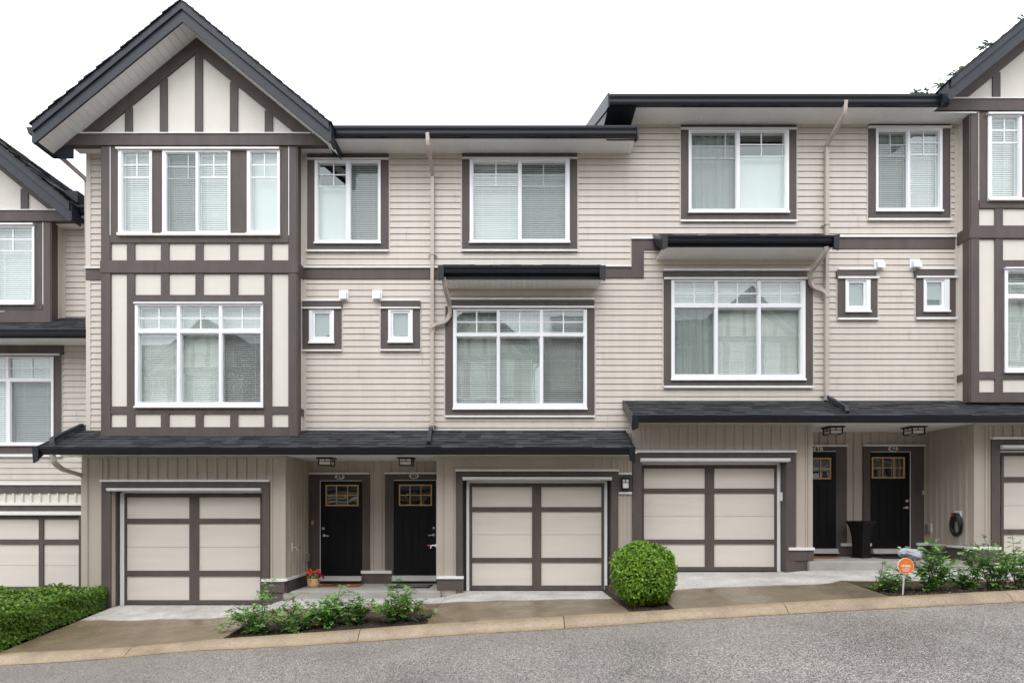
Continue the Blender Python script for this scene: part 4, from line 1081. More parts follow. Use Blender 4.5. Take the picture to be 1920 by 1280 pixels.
h2.append(window(B2, YU, (1257.6, 527, 1508, 713), ps, trim=(1243.8, 522, 1522.5, 724.2), head=(1243.8, 509.8, 1514, 522.3),
    caps=[(1243.5, 505.6, 1518, 509.8), (1243.5, 522, 1512, 525.5), (1243, 724, 1523, 728)], label='large three part window under the right awning roof'))
sw = MB(); bx0_2 = BX0 + DX2; bx1_2 = BX1 + DX2
step_hole = (PX(1183.6, YU), PX(1262, YU), PZ(522, YU), PZ(447, YU))
siding(sw, XS, bx0_2 - .05, ZT2 - .33, ZS2 + .02, YU, h2 + [PR(YU, 1184, 447, 1207, 522)])
sw.piece(); siding(sw, bx1_2, XR, ZT2 - .35, ZS2 + .02, YU, [])
SW2 = sw.build('siding_wall', M['siding'], B2)
bk = MB(); bk.grid([(XS + .002, XR, ZC2 + .03, ZS2 + .1)], h2 + [(bx0_2 + .1, bx1_2 - .1, ZT2 - .1, ZS2 + .2)], YU + .0005, YU + .12)
bk.box(XS + .002, XS + .1, YU + .12, 20, -.5, ZS2 + .1); bk.box(XR - .1, XR, YU + .12, 20, -.5, ZS2 + .1); bk.box(XS + .1, XR - .1, 19.9, 20, -.5, ZS2 + .1)
for xx in (XS + .002, XR - .1):
    bk.prism([(YU, ZS2 + .1), (20, ZS2 + .1), (15.8, ZE2 + PITCH * 5.1 - .12)], 'x', xx, xx + .1)
bk.box(XS + .1, XR - .1, 12.6, 12.7, ZC2, ZS2 + .1)
bk.build('shell_wall', M['siding'], B2)
t = MB(); t.box(bx0_2 - .075, bx0_2, YU - .022, YU + .02, ZT2 - .2, ZS2 + .02); t.build('corner_post', M['corner'], SW2)
t = MB()
t.prism([(XS, PZ(522, YU)), (PX(1206.5, YU), PZ(522, YU)), (PX(1206.5, YU), PZ(470, YU)), (PX(1242, YU), PZ(470, YU)), (PX(1242, YU), PZ(450, YU)), (PX(1183.6, YU), PZ(450, YU)), (PX(1183.6, YU), PZ(502, YU)), (XS, PZ(502, YU))], 'y', YU - .033, YU)
t.piece(); q = PR(YU, 1560, 447, 1789, 467.5); t.box(q[0], q[1], YU - .032, YU, q[2], q[3])
t.build('belt_board', M['trim'], SW2)
t = MB()
for r in ((1182.5, 446.8, 1242, 450), (1560, 442.6, 1790, 446.8)):
    t.piece(); q = PR(YU, *r); t.box(q[0], q[1], YU - .06, YU - .01, q[2], q[3])
t.build('belt_flashing', M['flash'], SW2)
RKX = 1.80
soffit(B2, XS, 8.16, YE + .1, YU, ZS2); soffit(B2, 8.16, bx0_2 + .1, YB - .055, YU, ZS2)
m = MB(); m.box(RKX + .02, XS, YE + .1, YU + 4, ZS2 + .0, ZS2 + .02)
m.prism([(YE + .1, ZS2), (YE + .1, ZE2 - .03), (YU + 3.5, ZE2 + PITCH * 4.0), (YU + 3.5, ZS2)], 'x', RKX + .0, RKX + .02)
m.build('eave_return', M['dark'], B2)
main_roof(B2, RKX, XR + .3, ZE2 - .02, rakeL=True, notch=(8.18, XR + .3))
gutter(B2, RKX, PX(1783, YE), YE, ZE2, .175)
za_s = PZ(488, YU); AX0, AX1 = 2.82, 6.13
pent_roof(B2, AX0, AX1, PZ(444.5, 10.70), PZ(462, 10.72), YU, PZ(441, YU), ygut=10.62, step=.11)
sx = MB(); n = 32
for i in range(n): sx.box(lerp(AX0 + .03, AX1 - .03, i / n) + .002, lerp(AX0 + .03, AX1 - .03, (i + 1) / n) - .002, 10.76, YU, za_s, za_s + .02)
sx.build('soffit', M['soffit'], B2)
pent_roof(B2, PX(1172, 11.2), XR + .2, ZG2, ZC2 - .01, YU - .005, ZT2)
soffit(B2, 2.3, XR, 10.49, YD + .1, ZC2)
XC0, XC1 = PX(1185.5, YF), PX(1521.7, YF); XD0, XD1 = PX(1826, YF), XR
ZB = G2 - .3
i3 = (PX(1203, YF - .03), PX(1473, YF - .03)); i4 = (PX(1872.5, YF - .03), PX(1872.5, YF - .03) + 2.95)
wl = MB()
wl.grid([(XC0, XC1, ZB, ZC2 + .02)], [(i3[0] - .02, i3[1] + .02, ZB - .1, PZ(862, YF) + .02)], YF, YF + .1)
wl.grid([(XD0, XD1, ZB, ZC2 + .02)], [(i4[0] - .02, i4[1] + .02, ZB - .1, PZ(838, YF) + .02)], YF, YF + .1)
wl.box(XC1 - .1, XC1, YF + .1, YD, ZB, ZC2 + .02); wl.box(XD0, XD0 + .1, YF + .1, YD, ZB, ZC2 + .02)
wl.box(XC0, XC0 + .1, YF + .1, 12.4, ZB, ZC2 + .3)
d61, d62 = PR(YD, 1487, 846, 1565, 1027.5), PR(YD, 1630, 847, 1703.5, 1027.5)
wl.grid([(XC1 - .1, XD0 + .1, ZB, ZC2 + .02)], [(d[0] + .01, d[1] - .01, d[2] + .01, d[3] - .01) for d in (d61, d62)], YD, YD + .1)
battens(wl, PX(1197, YF), PX(1492, YF), PZ(843.5, YF), ZC2 - .03, YF, step=.187)
for px in (1494, 1511.5, 1515):
    x = PX(px, YF); wl.box(x - .012, x + .012, YF - .014, YF + .004, PZ(1026, YF), ZC2 - .03)
wl.box(XC1 - .06, XC1 + .012, YF - .02, YF + .05, PZ(1026, YF), ZC2 - .02)
wl.box(XD0 - .012, XD0 + .12, YF - .02, YF + .05, PZ(1024, YF), ZC2 - .02)
for px in (1848, 1855):
    x = PX(px, YF); wl.box(x - .012, x + .012, YF - .014, YF + .004, PZ(1024, YF), ZC2 - .03)
battens(wl, PX(1855, YF), XD1, PZ(819, YF), ZC2 - .03, YF)
battens(wl, YF + .10, YD - .03, PZ(1024, YF), ZC2 - .03, XD0, axis='x', facing=-1, step=.165)
battens(wl, XC1, XD0, lambda x: PZ(834, YD) if (x / YD * F + CX < 1586 or 1617 < x / YD * F + CX < 1730) else PZ(1018, YD), ZC2 - .02, YD, step=.19)
wl.box(XC0, XC1, YF - .016, YF + .004, ZC2 - .045, ZC2 - .002); wl.box(XD0, XD1, YF - .016, YF + .004, ZC2 - .045, ZC2 - .002)
wl.build('batten_wall', M['batten'], B2)
surround(B2, YF, YG, (1185.8, 848.3, 1490.6, 1075), (1203, 862, 1473, 1075), (1185.8, 844.3, 1491.2, 848.5), (1199.5, 859.3, 1478, 866.5), G3 - .06)
garage_door(B2, YG, (1202, 872, 1457, 1070.5), (1321.3, 1338.6), [(878, 915.3), (924.2, 1010.8), (1019.2, 1062)], 5.6, None, (1457.3, 1463.3), 871, label='garage door right of the round bush')
m = MB(); q = PR(YG - .1, 1463.5, 922.5, 1467.5, 938.5); m.box(i3[1] - .02, i3[1] + .002, YG - .12, YG - .05, q[2], q[3]); m.build('door_sensor', M['white'], B2)
surround(B2, YF, YG, (1857, 823.5, 2171, 1060), (1872.5, 838, 2153, 1060), (1856.5, 819.6, 2172, 823.7), (1872.7, 835, 2153, 842), G4 - .06)
garage_door(B2, YG, (1875.5, 848.5, 2140, 1052), (1993, 2011), [(854.5, 893.6), (903.6, 991.5), (1001.3, 1044)], 5.6, (1865, 1874), None, 848, label='garage door at the right edge of the picture')
front_door(B2, (1487, 846, 1565, 1027.5), (1475, 837, 1586, 1027.5), (1496, 858.3, 1555, 898), (1531.5, 842), '61', (1493, 939), (1494, 952), True, (1475, 834.3, 1586, 837.2), (1487, 1027.5, 1566, 1036), None)
front_door(B2, (1630, 847, 1703.5, 1027.5), (1617, 836.7, 1730, 1027.5), (1631.7, 857, 1692.8, 896.6), (1671.6, 841.5), '62', (1697, 938.6), (1697, 951), False, (1617.5, 833.8, 1730, 836.8), (1630, 1027.5, 1703.5, 1036.5), None)
m = MB(); q = PR(YD, 1726.5, 919, 1729.5, 927); m.box(q[0], q[1], YD - .055, YD - .03, q[2], q[3]); m.build('doorbell', M['metal'], B2)
skirt_side(B2, XD0, -1, YF, YD, PZ(1029, YF), PZ(1056, YF))
skirt_front(B2, YF, 1477.5, 1524, 1025.6, 1050, 1073, (1477.5, 1515))
skirt_front(B2, YF, 1826, 1872.5, 1024.4, 1051.5, found=(1797, 1051.5, 1829, 1066))
m = MB(); m.box(PX(1566, YD), PX(1629.5, YD), YD - .05, YD, PZ(1040.5, YD), PZ(1023, YD)); m.box(PX(1470, YD), PX(1738, YD), YD - .042, YD, PZ(1042, YD), PZ(1036.7, YD)); m.box(PX(1704, YD), PX(1738, YD), YD - .05, YD, PZ(1040.5, YD), PZ(1022, YD)); bs = m.build('base_board', M['trim'], B2)
m = MB(); q = PR(YD, 1574, 1017.5, 1630.5, 1023); m.box(q[0], q[1], YD - .08, YD, q[2], q[3]); q = PR(YD, 1715, 1016.5, 1738, 1022); m.box(q[0], q[1], YD - .08, YD, q[2], q[3]); m.build('base_cap', M['flash'], bs)
ceiling_light(B2, PX(1564, 11.45), 11.5, ZC2); ceiling_light(B2, PX(1717, 11.45), 11.5, ZC2)
vent_hood(B2, 1637, 488, 1655, 506); vent_hood(B2, 1704, 487, 1723, 505)
wall_box(B2, 1744, 981, 997, XD0, -1); 
m = MB(); Yc = XD0 * F / (1798 - CX); m.box(XD0 - .03, XD0, Yc - .07, Yc + .07, PZ(976, Yc), PZ(957, Yc)); m.build('outlet_box', M['white'], B2)
X2 = PX(1549.5, Yp)
downpipe(B2, smooth_path([(PX(1584, 10.72), 10.70, PZ(189, 10.7)), (PX(1583, 10.74), 10.74, PZ(214, 10.74)), (X2 + .005, Yp, PZ(272, Yp)), (X2, Yp, PZ(750, Yp))], 2),
         brackets=[(X2, Yp, PZ(421, Yp)), (X2, Yp, PZ(741, Yp)), (X2, Yp, PZ(557, Yp))])
downpipe(B2, smooth_path([(PX(1549, 10.70), 10.70, PZ(462, 10.70)), (PX(1548.5, 10.72), 10.74, PZ(474, 10.74)), (PX(1520, 11.12), 11.12, PZ(510, 11.12)), (PX(1519, Yp), Yp, PZ(530, Yp)), (PX(1528, Yp), Yp, PZ(541, Yp)), (PX(1543, Yp), Yp - .02, PZ(545, Yp)), (X2, Yp, PZ(556, Yp))], 3))
downpipe(B2, smooth_path([(X2, Yp, ZT2 + .06), (X2 + .04, Yp - .03, ZT2 + .03), (PX(1586, 10.65), 10.62, ZG2 + .18), (PX(1586, 10.6), 10.55, ZG2 + .09)], 3), name='pipe_outlet', mat='dark')

# ================================================================== LEFT NEIGHBOUR (a step lower, set back)
NY = .85
YN, YNB = YU + NY, YB + NY
B0 = thing('townhouse_block', 'lower beige and brown townhouse set back at the left edge, cut off by the picture', 'townhouse', (-13, YF + NY, -.9), 'terraced townhouse blocks along the lane')
noff = (-5.533, NY, -1.048)
bay(B0, noff, full=False, gutL=False)
hn = []
q = (0, 665.5, 103.5, 836)
hn.append(window(B0, YN, (-146, 669.5, 103.5, 835), [(a, 672, b, 709, [g], [691], 'open', False) for a, b, g in ((-139, -67, -103), (-60, 14, -23), (21, 97, 61))] +
    [(a, 717, b, 829, [], [], 'open', s) for a, b, s in ((-139, -67, False), (-60, 14, False), (24, 98, True))], trim=(-162, 665, 117, 850), head=(-162, 648, 117, 663.5),
    caps=[(-162, 664, 115.5, 667.5), (-162, 851.5, 118, 856.5)], label='large window with half open blinds'))
NX0, NX1 = -16.0, XL - .02
sw = MB(); ZNS = PZ(430, YN)
nbx0, nbx1 = BX0 + noff[0], BX1 + noff[0]
ZNB = PZ(905, YN)
siding(sw, NX0, NX1, ZNB, ZNS + .02, YN, hn + [(nbx0 + .05, nbx1 - .02, PZ(478, YB) - 1.03, ZNS + .2)])
SW0 = sw.build('siding_wall', M['siding'], B0)
bk = MB(); bk.grid([(NX0, NX1 + .0, -1.6, ZNS + .1)], hn + [PR(YN, -160, 965, 150, 1260), (nbx0 + .1, nbx1 - .1, PZ(478, YB) - 1.0, ZNS + .2)], YN + .0005, YN + .12)
bk.box(NX0, NX0 + .1, YN + .12, 20, -1.6, ZNS + .1); bk.box(NX1 - .1, NX1, YN + .12, 20, -1.6, ZNS + .1); bk.box(NX0, NX1, 13.3, 13.4, -1.6, ZNS + .1)
bk.build('shell_wall', M['siding'], B0)
t = MB(); t.box(nbx1, nbx1 + .075, YN - .022, YN + .01, PZ(600, YN), ZNS + .02); t.build('corner_post', M['corner'], SW0)
t = MB()
q = PR(YN, -500, 909, 157, 924.5); t.box(q[0], NX1, YN - .034, YN, q[2], q[3])
t.piece(); q = PR(YN, -500, 947, 157, 1300); t.grid([(q[0], NX1, q[2], q[3])], [PR(YN, -152, 960, 150, 1300)], YN - .034, YN)
t.build('belt_board', M['trim'], SW0)
t = MB()
for r, d in (((-500, 905, 157, 909), .06), ((-500, 942, 157, 947), .06), ((-152, 958, 157, 965), .07)):
    t.piece(); q = PR(YN, *r); t.box(q[0], NX1, YN - d, YN - .01, q[2], q[3])
t.build('belt_flashing', M['flash'], SW0)
wl = MB(); q = PR(YN, -500, 924.5, 157, 942); wl.box(q[0], NX1, YN - .012, YN, q[2], q[3]); battens(wl, -14, NX1, q[2], q[3], YN - .012); wl.build('batten_wall', M['cream'], B0)
garage_door(B0, YG + NY + .1, (-128, 966, 153, 1148), (74, 83), [(973, 1010.5), (1020, 1099), (1107, 1146)], 4, None, None, 965, label='cream garage door behind the clipped hedge')
ZNG = PZ(616, 11.33); 
pent_roof(B0, NX0 + .5, NX1 - .0, ZNG, PZ(632, 11.4), YN - .005, PZ(596, YN), ygut=11.33, rakeL=False, rakeR=False)
sx = MB(); sx.box(NX0 + .5, NX1, 11.46, YN, PZ(648, YN), PZ(648, YN) + .02); sx.build('soffit', M['soffit'], B0)
soffit(B0, nbx1 - .1, -3.48 + noff[0], YNB - .055, YN, ZNS); soffit(B0, -3.48 + noff[0], NX1, YE + NY + .1, YN, ZNS)
OFF[0] = Vector((0, NY, 0)); m0 = main_roof(B0, NX0, XL - .02, PZ(385, YE + NY), notch=(NX0, -9.0)); OFF[0] = Vector((0, 0, 0))
gutter(B0, -3.48 + noff[0], NX1, YE + NY, PZ(384.5, YE + NY), .17)
m = MB()                                                   # roof vents on the neighbour's gable slope
def on_slope(px, Y):
    x = px; return (x, Y, PZ(41, YO) + .40 - .822 * abs(x + 6.235 - noff[0]) + noff[2])
for xx, yy in ((-9.75, 12.5),):
    p = on_slope(xx, yy); m.box(p[0] - .2, p[0] + .15, yy - .2, yy + .2, p[2] - .1, p[2] + .16)
m.build('roof_vent', M['dark'], B0)

# ================================================================== porch slabs
def slab(x0, x1, yb, yf, zb, zf_, zbot):
    m = MB(); m.add([(x0, yf, zf_), (x1, yf, zf_), (x1, yb, zb), (x0, yb, zb), (x0, yf, zbot), (x1, yf, zbot), (x1, yb, zbot), (x0, yb, zbot)],
                    [(0, 1, 2, 3), (4, 5, 1, 0), (5, 6, 2, 1), (7, 4, 0, 3)])
    o = m.build('porch_step', M['step'], None, kind='structure'); b = o.modifiers.new('bevel', 'BEVEL'); b.width = .012; b.segments = 2; return o
SZ1 = PZ(1092.8, YD); slab(PX(544, 10.95), PX(826, 10.95), YD, 10.95, SZ1, PZ(1108.4, 10.95), PZ(1121.6, 10.95) - .25)
m = MB(); m.box(XA1 + .002, PX(544, 10.95), 10.99, YD, PZ(1121.6, 10.95) - .25, SZ1 - .03); m.build('porch_step', M['step'], None, kind='structure')
SZ2 = PZ(1042.3, YD); slab(PX(1518, 10.95), PX(1796, 10.95), YD, 10.95, SZ2, PZ(1052.5, 10.95), PZ(1069.4, 10.95) - .25)
m = MB(); m.box(PX(1796, 10.95), XD0 - .002, 10.99, YD, PZ(1069.4, 10.95) - .25, SZ2 - .03); m.build('porch_step', M['step'], None, kind='structure')
S1 = lambda y: lerp(PZ(1108.4, 10.95), SZ1, (y - 10.95) / (YD - 10.95))
S2 = lambda y: lerp(PZ(1052.5, 10.95), SZ2, (y - 10.95) / (YD - 10.95))

# ================================================================== things on the porches
def mat_thing(name, label, px0, px1, y0, y1, sf, mat, inner=None, rot=0):
    x0, x1 = PX(px0, (y0 + y1) / 2), PX(px1, (y0 + y1) / 2)
    c = ((x0 + x1) / 2, (y0 + y1) / 2, sf((y0 + y1) / 2) + .003)
    m = MB(); z0, z1 = sf(y0) + .003, sf(y1) + .003; h = .014
    m.add([(x0, y0, z0), (x1, y0, z0), (x1, y1, z1), (x0, y1, z1), (x0, y0, z0 + h), (x1, y0, z0 + h), (x1, y1, z1 + h), (x0, y1, z1 + h)],
          [(0, 3, 2, 1), (4, 5, 6, 7), (0, 1, 5, 4), (1, 2, 6, 5), (2, 3, 7, 6), (3, 0, 4, 7)])
    if inner:
        t = thing(name, label, 'doormat', c, 'doormats at the front doors'); m.build('mat_base', mat, t)
        k = MB(); d = .05 if inner != 'arc' else 0
        if inner == 'arc':
            for a, b in ((.22, .40), (.44, .55)):
                pts = []
                xa, xb = lerp(x0, x1, a), lerp(x0, x1, b)
                ya, yb = lerp(y0, y1, .25), lerp(y0, y1, .85); k.add([(xa, ya, lerp(z0, z1, .25) + h + .002), (xb, ya, lerp(z0, z1, .25) + h + .002), (xb + .03, yb, lerp(z0, z1, .85) + h + .002), (xa + .05, yb, lerp(z0, z1, .85) + h + .002)], [(0, 1, 2, 3)])
            k.build('mat_motif', M['mat_black'], t)
        else:
            k.add([(x0 + d, y0 + d, lerp(z0, z1, .1) + h + .003), (x1 - d, y0 + d, lerp(z0, z1, .1) + h + .003), (x1 - d, y1 - d, lerp(z0, z1, .9) + h + .003), (x0 + d, y1 - d, lerp(z0, z1, .9) + h + .003)], [(0, 1, 2, 3)])
            k.build('mat_pile', inner, t)
    else:
        o = m.build(name, mat, None); tag(o, label, 'doormat', 'doormats at the front doors'); rebase(o, c)
mat_thing('doormat', 'brown coir doormat with a black motif in front of door 59', 602, 676, 11.62, 12.08, S1, M['mat_brown'], 'arc')
mat_thing('doormat', 'grey doormat with a black border in front of door 60', 741, 808, 11.45, 12.0, S1, M['mat_black'], M['mat_grey'])
mat_thing('doormat', 'plain rusty brown doormat in front of door 61', 1500, 1566, 11.75, 12.1, S2, M['mat_brown'])
mat_thing('doormat', 'plain black doormat in front of door 62', 1645, 1712, 11.62, 12.1, S2, M['mat_black'])

# flower pot
FP = (PX(587.5, 11.6), 11.6, S1(11.6))
fp = thing('flower_pot', 'cream pot of coral and magenta flowers beside door 59', 'flower pot', FP)
m = MB(); m.lathe([(.085, 0), (.10, .01), (.115, .06), (.122, .13), (.12, .165), (.126, .185), (.118, .19), (.105, .16)], FP, 28); m.build('pot', M['pot'], fp, True)
def blob_leaves(mb, c, rad, n, size, seed, flat=.8, shell=.5, kz=1.0):
    rg = random.Random(seed)
    for _ in range(n):
        while True:
            v = Vector((rg.uniform(-1, 1), rg.uniform(-1, 1), rg.uniform(-1, 1)))
            if shell < v.length < 1: break
        p = Vector(c) + Vector((v.x * rad[0], v.y * rad[1], v.z * rad[2]))
        leaf(mb, p, (v + Vector((rg.uniform(-.6, .6), rg.uniform(-.6, .6), rg.uniform(-.3, .8)))).normalized(), size * rg.uniform(.7, 1.25), rg)
def leaf(mb, p, nrm, s, rg, asp=.55, dirv=None):
    """one folded leaf, s long"""
    t = dirv if dirv is not None else Vector((rg.uniform(-1, 1), rg.uniform(-1, 1), rg.uniform(-1, 1)))
    t = t - nrm * t.dot(nrm)
    if t.length < .01: t = Vector((1, 0, 0))
    t.normalize(); b = nrm.cross(t); w_ = s * asp * .5; f_ = s * .12
    p0 = p; p1 = p + t * s * .35; p2 = p + t * s
    mb.add([p0, p1 + b * w_ + nrm * f_, p + t * s * .72 + b * w_ * .75 + nrm * f_, p2, p + t * s * .72 - b * w_ * .75 + nrm * f_, p1 - b * w_ + nrm * f_],
           [(0, 3, 2, 1), (0, 5, 4, 3)])
m = MB(); blob_leaves(m, (FP[0], FP[1], FP[2] + .24), (.13, .13, .08), 260, .05, 3, shell=.1); m.build('foliage', M['rose'], fp)
for nm, cc, mt, n in (('coral_flowers', (-.05, -.04, .29), 'redf', 42), ('magenta_flowers', (.10, -.05, .24), 'magf', 34), ('amber_flowers', (.09, 0, .32), 'yelf', 9)):
    m = MB(); rg = random.Random(n)
    for _ in range(n):
        r_ = .10 if n > 20 else .04
        p = Vector((FP[0] + cc[0] + rg.gauss(0, r_ * .7), FP[1] + cc[1] + rg.gauss(0, r_ * .6), FP[2] + cc[2] + rg.gauss(0, r_ * .5)))
        fn = Vector((rg.uniform(-.5, .5), -1, rg.uniform(-.1, .9))).normalized()
        for k in range(6):
            a = k * math.pi / 3; u = fn.orthogonal().normalized(); v = fn.cross(u); d = u * math.cos(a) + v * math.sin(a)
            leaf(m, p, (fn + d * .3).normalized(), .026, rg, .9, d)
    m.build(nm, M[mt], fp)

# tall black planter
Yq = 11.9; cxp = PX(1614.5, Yq); zb = S2(Yq)
PL = thing('planter', 'tall flared black planter standing between doors 61 and 62', 'planter', (cxp, Yq, zb))
m = MB(); rot = R(24); H = PZ(976, Yq) - zb
prof = [(.150, 0), (.150, .03), (.137, .035), (.128, .10), (.128, .25), (.134, .42), (.148, .56), (.170, .68), (.203, .78), (.214, .80), (.214, .835), (.19, .835), (.18, .80)]
sc_ = H / .835; ring = []
for r_, z_ in prof:
    for k in range(4):
        a = rot + math.pi / 4 + k * math.pi / 2; ring.append((cxp + r_ * 1.32 * math.cos(a), Yq + r_ * 1.32 * math.sin(a), zb + z_ * sc_))
fs = [(i * 4 + k, i * 4 + (k + 1) % 4, (i + 1) * 4 + (k + 1) % 4, (i + 1) * 4 + k) for i in range(len(prof) - 1) for k in range(4)] + [(3, 2, 1, 0)]
n0 = (len(prof) - 1) * 4; fs.append((n0, n0 + 1, n0 + 2, n0 + 3)); m.add(ring, fs)
body = m.build('planter_body', M['urn'], PL); bv = body.modifiers.new('bevel', 'BEVEL'); bv.width = .006; bv.segments = 2; bv.angle_limit = R(40)
m = MB()
for face in (0, 1, 2, 3):                                     # raised panels on each side
    a = rot + face * math.pi / 2; nrm = Vector((math.cos(a), math.sin(a), 0)); tg = Vector((-math.sin(a), math.cos(a), 0))
    for z0, z1 in ((.08, .40), (.45, .70)):
        def rad(z): 
            for (r0, a0), (r1, a1) in zip(prof, prof[1:]):
                if a0 <= z <= a1: return lerp(r0, r1, (z - a0) / (a1 - a0)) * 1.32 * math.cos(math.pi / 4)
            return .2
        for za, zb2 in ((z0, z0 + .012), (z1 - .012, z1)):
            hwd = .06 if z0 < .4 else .07; vs = []
            for z_, o_ in ((za, .008), (zb2, .008)):
                for s in (-1, 1): vs.append(Vector((cxp, Yq, zb + z_ * sc_)) + nrm * (rad(z_) + o_) + tg * s * hwd)
            for z_ in (za, zb2):
                for s in (-1, 1): vs.append(Vector((cxp, Yq, zb + z_ * sc_)) + nrm * (rad(z_) - .004) + tg * s * hwd)
            m.add(vs, [(0, 1, 3, 2), (4, 6, 7, 5), (0, 4, 5, 1), (2, 3, 7, 6), (0, 2, 6, 4), (1, 5, 7, 3)])
m.build('planter_moulding', M['urn'], PL)

# coiled black cable on its wall box
Yc = 11.40; xc = XD0 - .06
cc = thing('cable_coil', 'black electric cable coiled and hung on the taupe side wall right of door 62', 'cable', (xc, Yc + .02, PZ(1006, Yc)))
m = MB(); zt, zb_ = PZ(962, Yc), PZ(1005, Yc)
for k in range(9):
    rg = random.Random(k); pts = []; hh = (zt - zb_) / 2 * rg.uniform(.86, 1); ww = .115 * rg.uniform(.75, 1.05); ox = rg.uniform(-.012, .012); n = 28
    for i in range(n + 1):
        a = 2 * math.pi * i / n; pts.append((xc + ox + .03 * math.cos(a + k), Yc + .02 + ww * math.sin(a) * (1 - .25 * math.cos(a)), zt - hh + hh * math.cos(a)))
    m.tube(pts, .011, 6)
m.build('cable', M['cable'], cc, True)
m = MB(); m.box(xc - .06, xc + .02, Yc - .04, Yc + .07, zt - .07, zt + .01); m.box(xc - .05, xc, Yc - .05, Yc + .03, zt - .16, zt - .07); m.build('plug', M['mat_black'], cc)
m = MB(); m.box(xc - .064, xc - .03, Yc + .0, Yc + .06, zt - .055, zt - .01); m.build('plug_tag', M['red'], cc)

# security sign on a stake
Ys = 8.74; sx_, sz_ = PX(1698, Ys), PZ(1060.4, Ys); zb = BED(PX(1692.7, Ys), Ys)
SG = thing('security_sign', 'round orange yard sign on a metal stake in the right flower bed', 'sign', (PX(1692.7, Ys), Ys, zb))
m = MB(); r_ = .125
cir = lambda r, y0, y1: [(sx_ + r * math.cos(a * math.pi / 24), sz_ + r * math.sin(a * math.pi / 24)) for a in range(48)]
m.prism(cir(r_, 0, 0), 'y', Ys - .006, Ys + .006); RIM = m.build('sign_rim', M['white'], SG)
m = MB(); m.prism(cir(r_ - .006, 0, 0), 'y', Ys - .0085, Ys - .005); FC = m.build('sign_face', M['orange'], SG)
digits('vivint.', (sx_ + .003, Ys - .011, sz_ + .004), .066, FC, 'sign_lettering', 'white', .0014)
m = MB()
for k, (w_, dz) in enumerate(((.04, .062), (.11, -.032), (.12, -.044), (.115, -.056), (.105, -.068), (.085, -.080))):
    m.box(sx_ - w_ / 2, sx_ + w_ / 2, Ys - .0095, Ys - .008, sz_ + dz - .0022, sz_ + dz + .0022)
m.build('small_print', M['flash'], FC)
m = MB(); m.tube([(PX(1692.7, Ys), Ys + .01, zb - .1), (PX(1697.6, Ys), Ys + .016, sz_ + .02)], .012, 8); m.build('stake', M['metal'], SG)

# crumpled grey plastic cover lying on the plants behind the sign
Ybg = 9.15; bx_, bz_ = PX(1703, Ybg), PZ(1036, Ybg)
rg = random.Random(5); m = MB(); nu, nv = 20, 10; vs = []
for j in range(nv + 1):
    ph = math.pi * j / nv
    for i in range(nu):
        th = 2 * math.pi * i / nu; k = 1 + .16 * math.sin(3 * th + 2 * ph) + rg.uniform(-.10, .10)
        k *= 1 + .15 * math.cos(th)
        vs.append((bx_ + .185 * math.sin(ph) * math.cos(th) * k, Ybg + .14 * math.sin(ph) * math.sin(th) * k, bz_ - .02 + .085 * math.cos(ph) * k - .02 * math.cos(th)))
fs = [(j * nu + i, j * nu + (i + 1) % nu, (j + 1) * nu + (i + 1) % nu, (j + 1) * nu + i) for j in range(nv) for i in range(nu)]
m.add(vs, fs); o = m.build('plastic_cover', M['greyplastic'], None); tag(o, 'crumpled grey plastic sheet caught in the roses behind the orange sign', 'plastic sheet'); rebase(o, (bx_, Ybg, bz_ - .1))

# ================================================================== planting
def leafy_shell(mb, n, sampler, size, seed):
    rg = random.Random(seed)
    for _ in range(n):
        p, nr = sampler(rg)
        nn = (nr + Vector((rg.uniform(-.9, .9), rg.uniform(-.9, .9), rg.uniform(-.5, 1.0)))).normalized()
        d = (nr * .7 + Vector((rg.uniform(-1, 1), rg.uniform(-1, 1), rg.uniform(-.6, 1)))).normalized()
        leaf(mb, p, nn, size * rg.uniform(.7, 1.3), rg, .6, d)
# round clipped bush
Yb_ = 9.22; bc = Vector((PX(1205.5, Yb_), Yb_, PZ(1075, Yb_))); RB = (.505, .49, .515)
zg = BB(bc.x, bc.y)
BU = thing('round_bush', 'clipped round green bush between the middle and right garage doors', 'bush', (bc.x, bc.y, zg))
def bumpy(v): return 1 + .035 * math.sin(7 * v.x + 3 * v.z) + .03 * math.sin(9 * v.y - 5 * v.z + 1) + .02 * math.sin(17 * v.x + 13 * v.y)
def smp(rg):
    while True:
        v = Vector((rg.gauss(0, 1), rg.gauss(0, 1), rg.gauss(0, 1)))
        if v.length > .1: break
    v.normalize(); e = Vector((math.copysign(abs(v.x) ** .88, v.x), math.copysign(abs(v.y) ** .88, v.y), math.copysign(abs(v.z) ** .85, v.z)))
    cl = .5 + .5 * math.sin(23 * v.x + 5) * math.sin(21 * v.y + 2) * math.sin(25 * v.z)
    k = bumpy(v) * (1.045 - abs(rg.gauss(0, .075)) - .10 * cl + (.05 if rg.random() < .04 else 0))
    p = bc + Vector((e.x * RB[0], e.y * RB[1], e.z * RB[2])) * k
    return p, v
m = MB(); leafy_shell(m, 13000, smp, .046, 11)
m.build('foliage', M['bush'], BU)
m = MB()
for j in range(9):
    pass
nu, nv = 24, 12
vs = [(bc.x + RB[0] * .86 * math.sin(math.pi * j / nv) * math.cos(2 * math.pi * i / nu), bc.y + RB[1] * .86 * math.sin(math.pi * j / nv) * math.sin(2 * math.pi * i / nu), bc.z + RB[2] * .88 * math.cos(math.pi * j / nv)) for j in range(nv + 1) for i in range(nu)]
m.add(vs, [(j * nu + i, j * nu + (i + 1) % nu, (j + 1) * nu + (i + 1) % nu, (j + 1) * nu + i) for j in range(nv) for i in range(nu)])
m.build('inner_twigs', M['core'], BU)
m = MB(); m.tube([(bc.x, bc.y, zg - .05), (bc.x, bc.y, bc.z)], .05, 8); m.build('stem', M['bark'], BU)

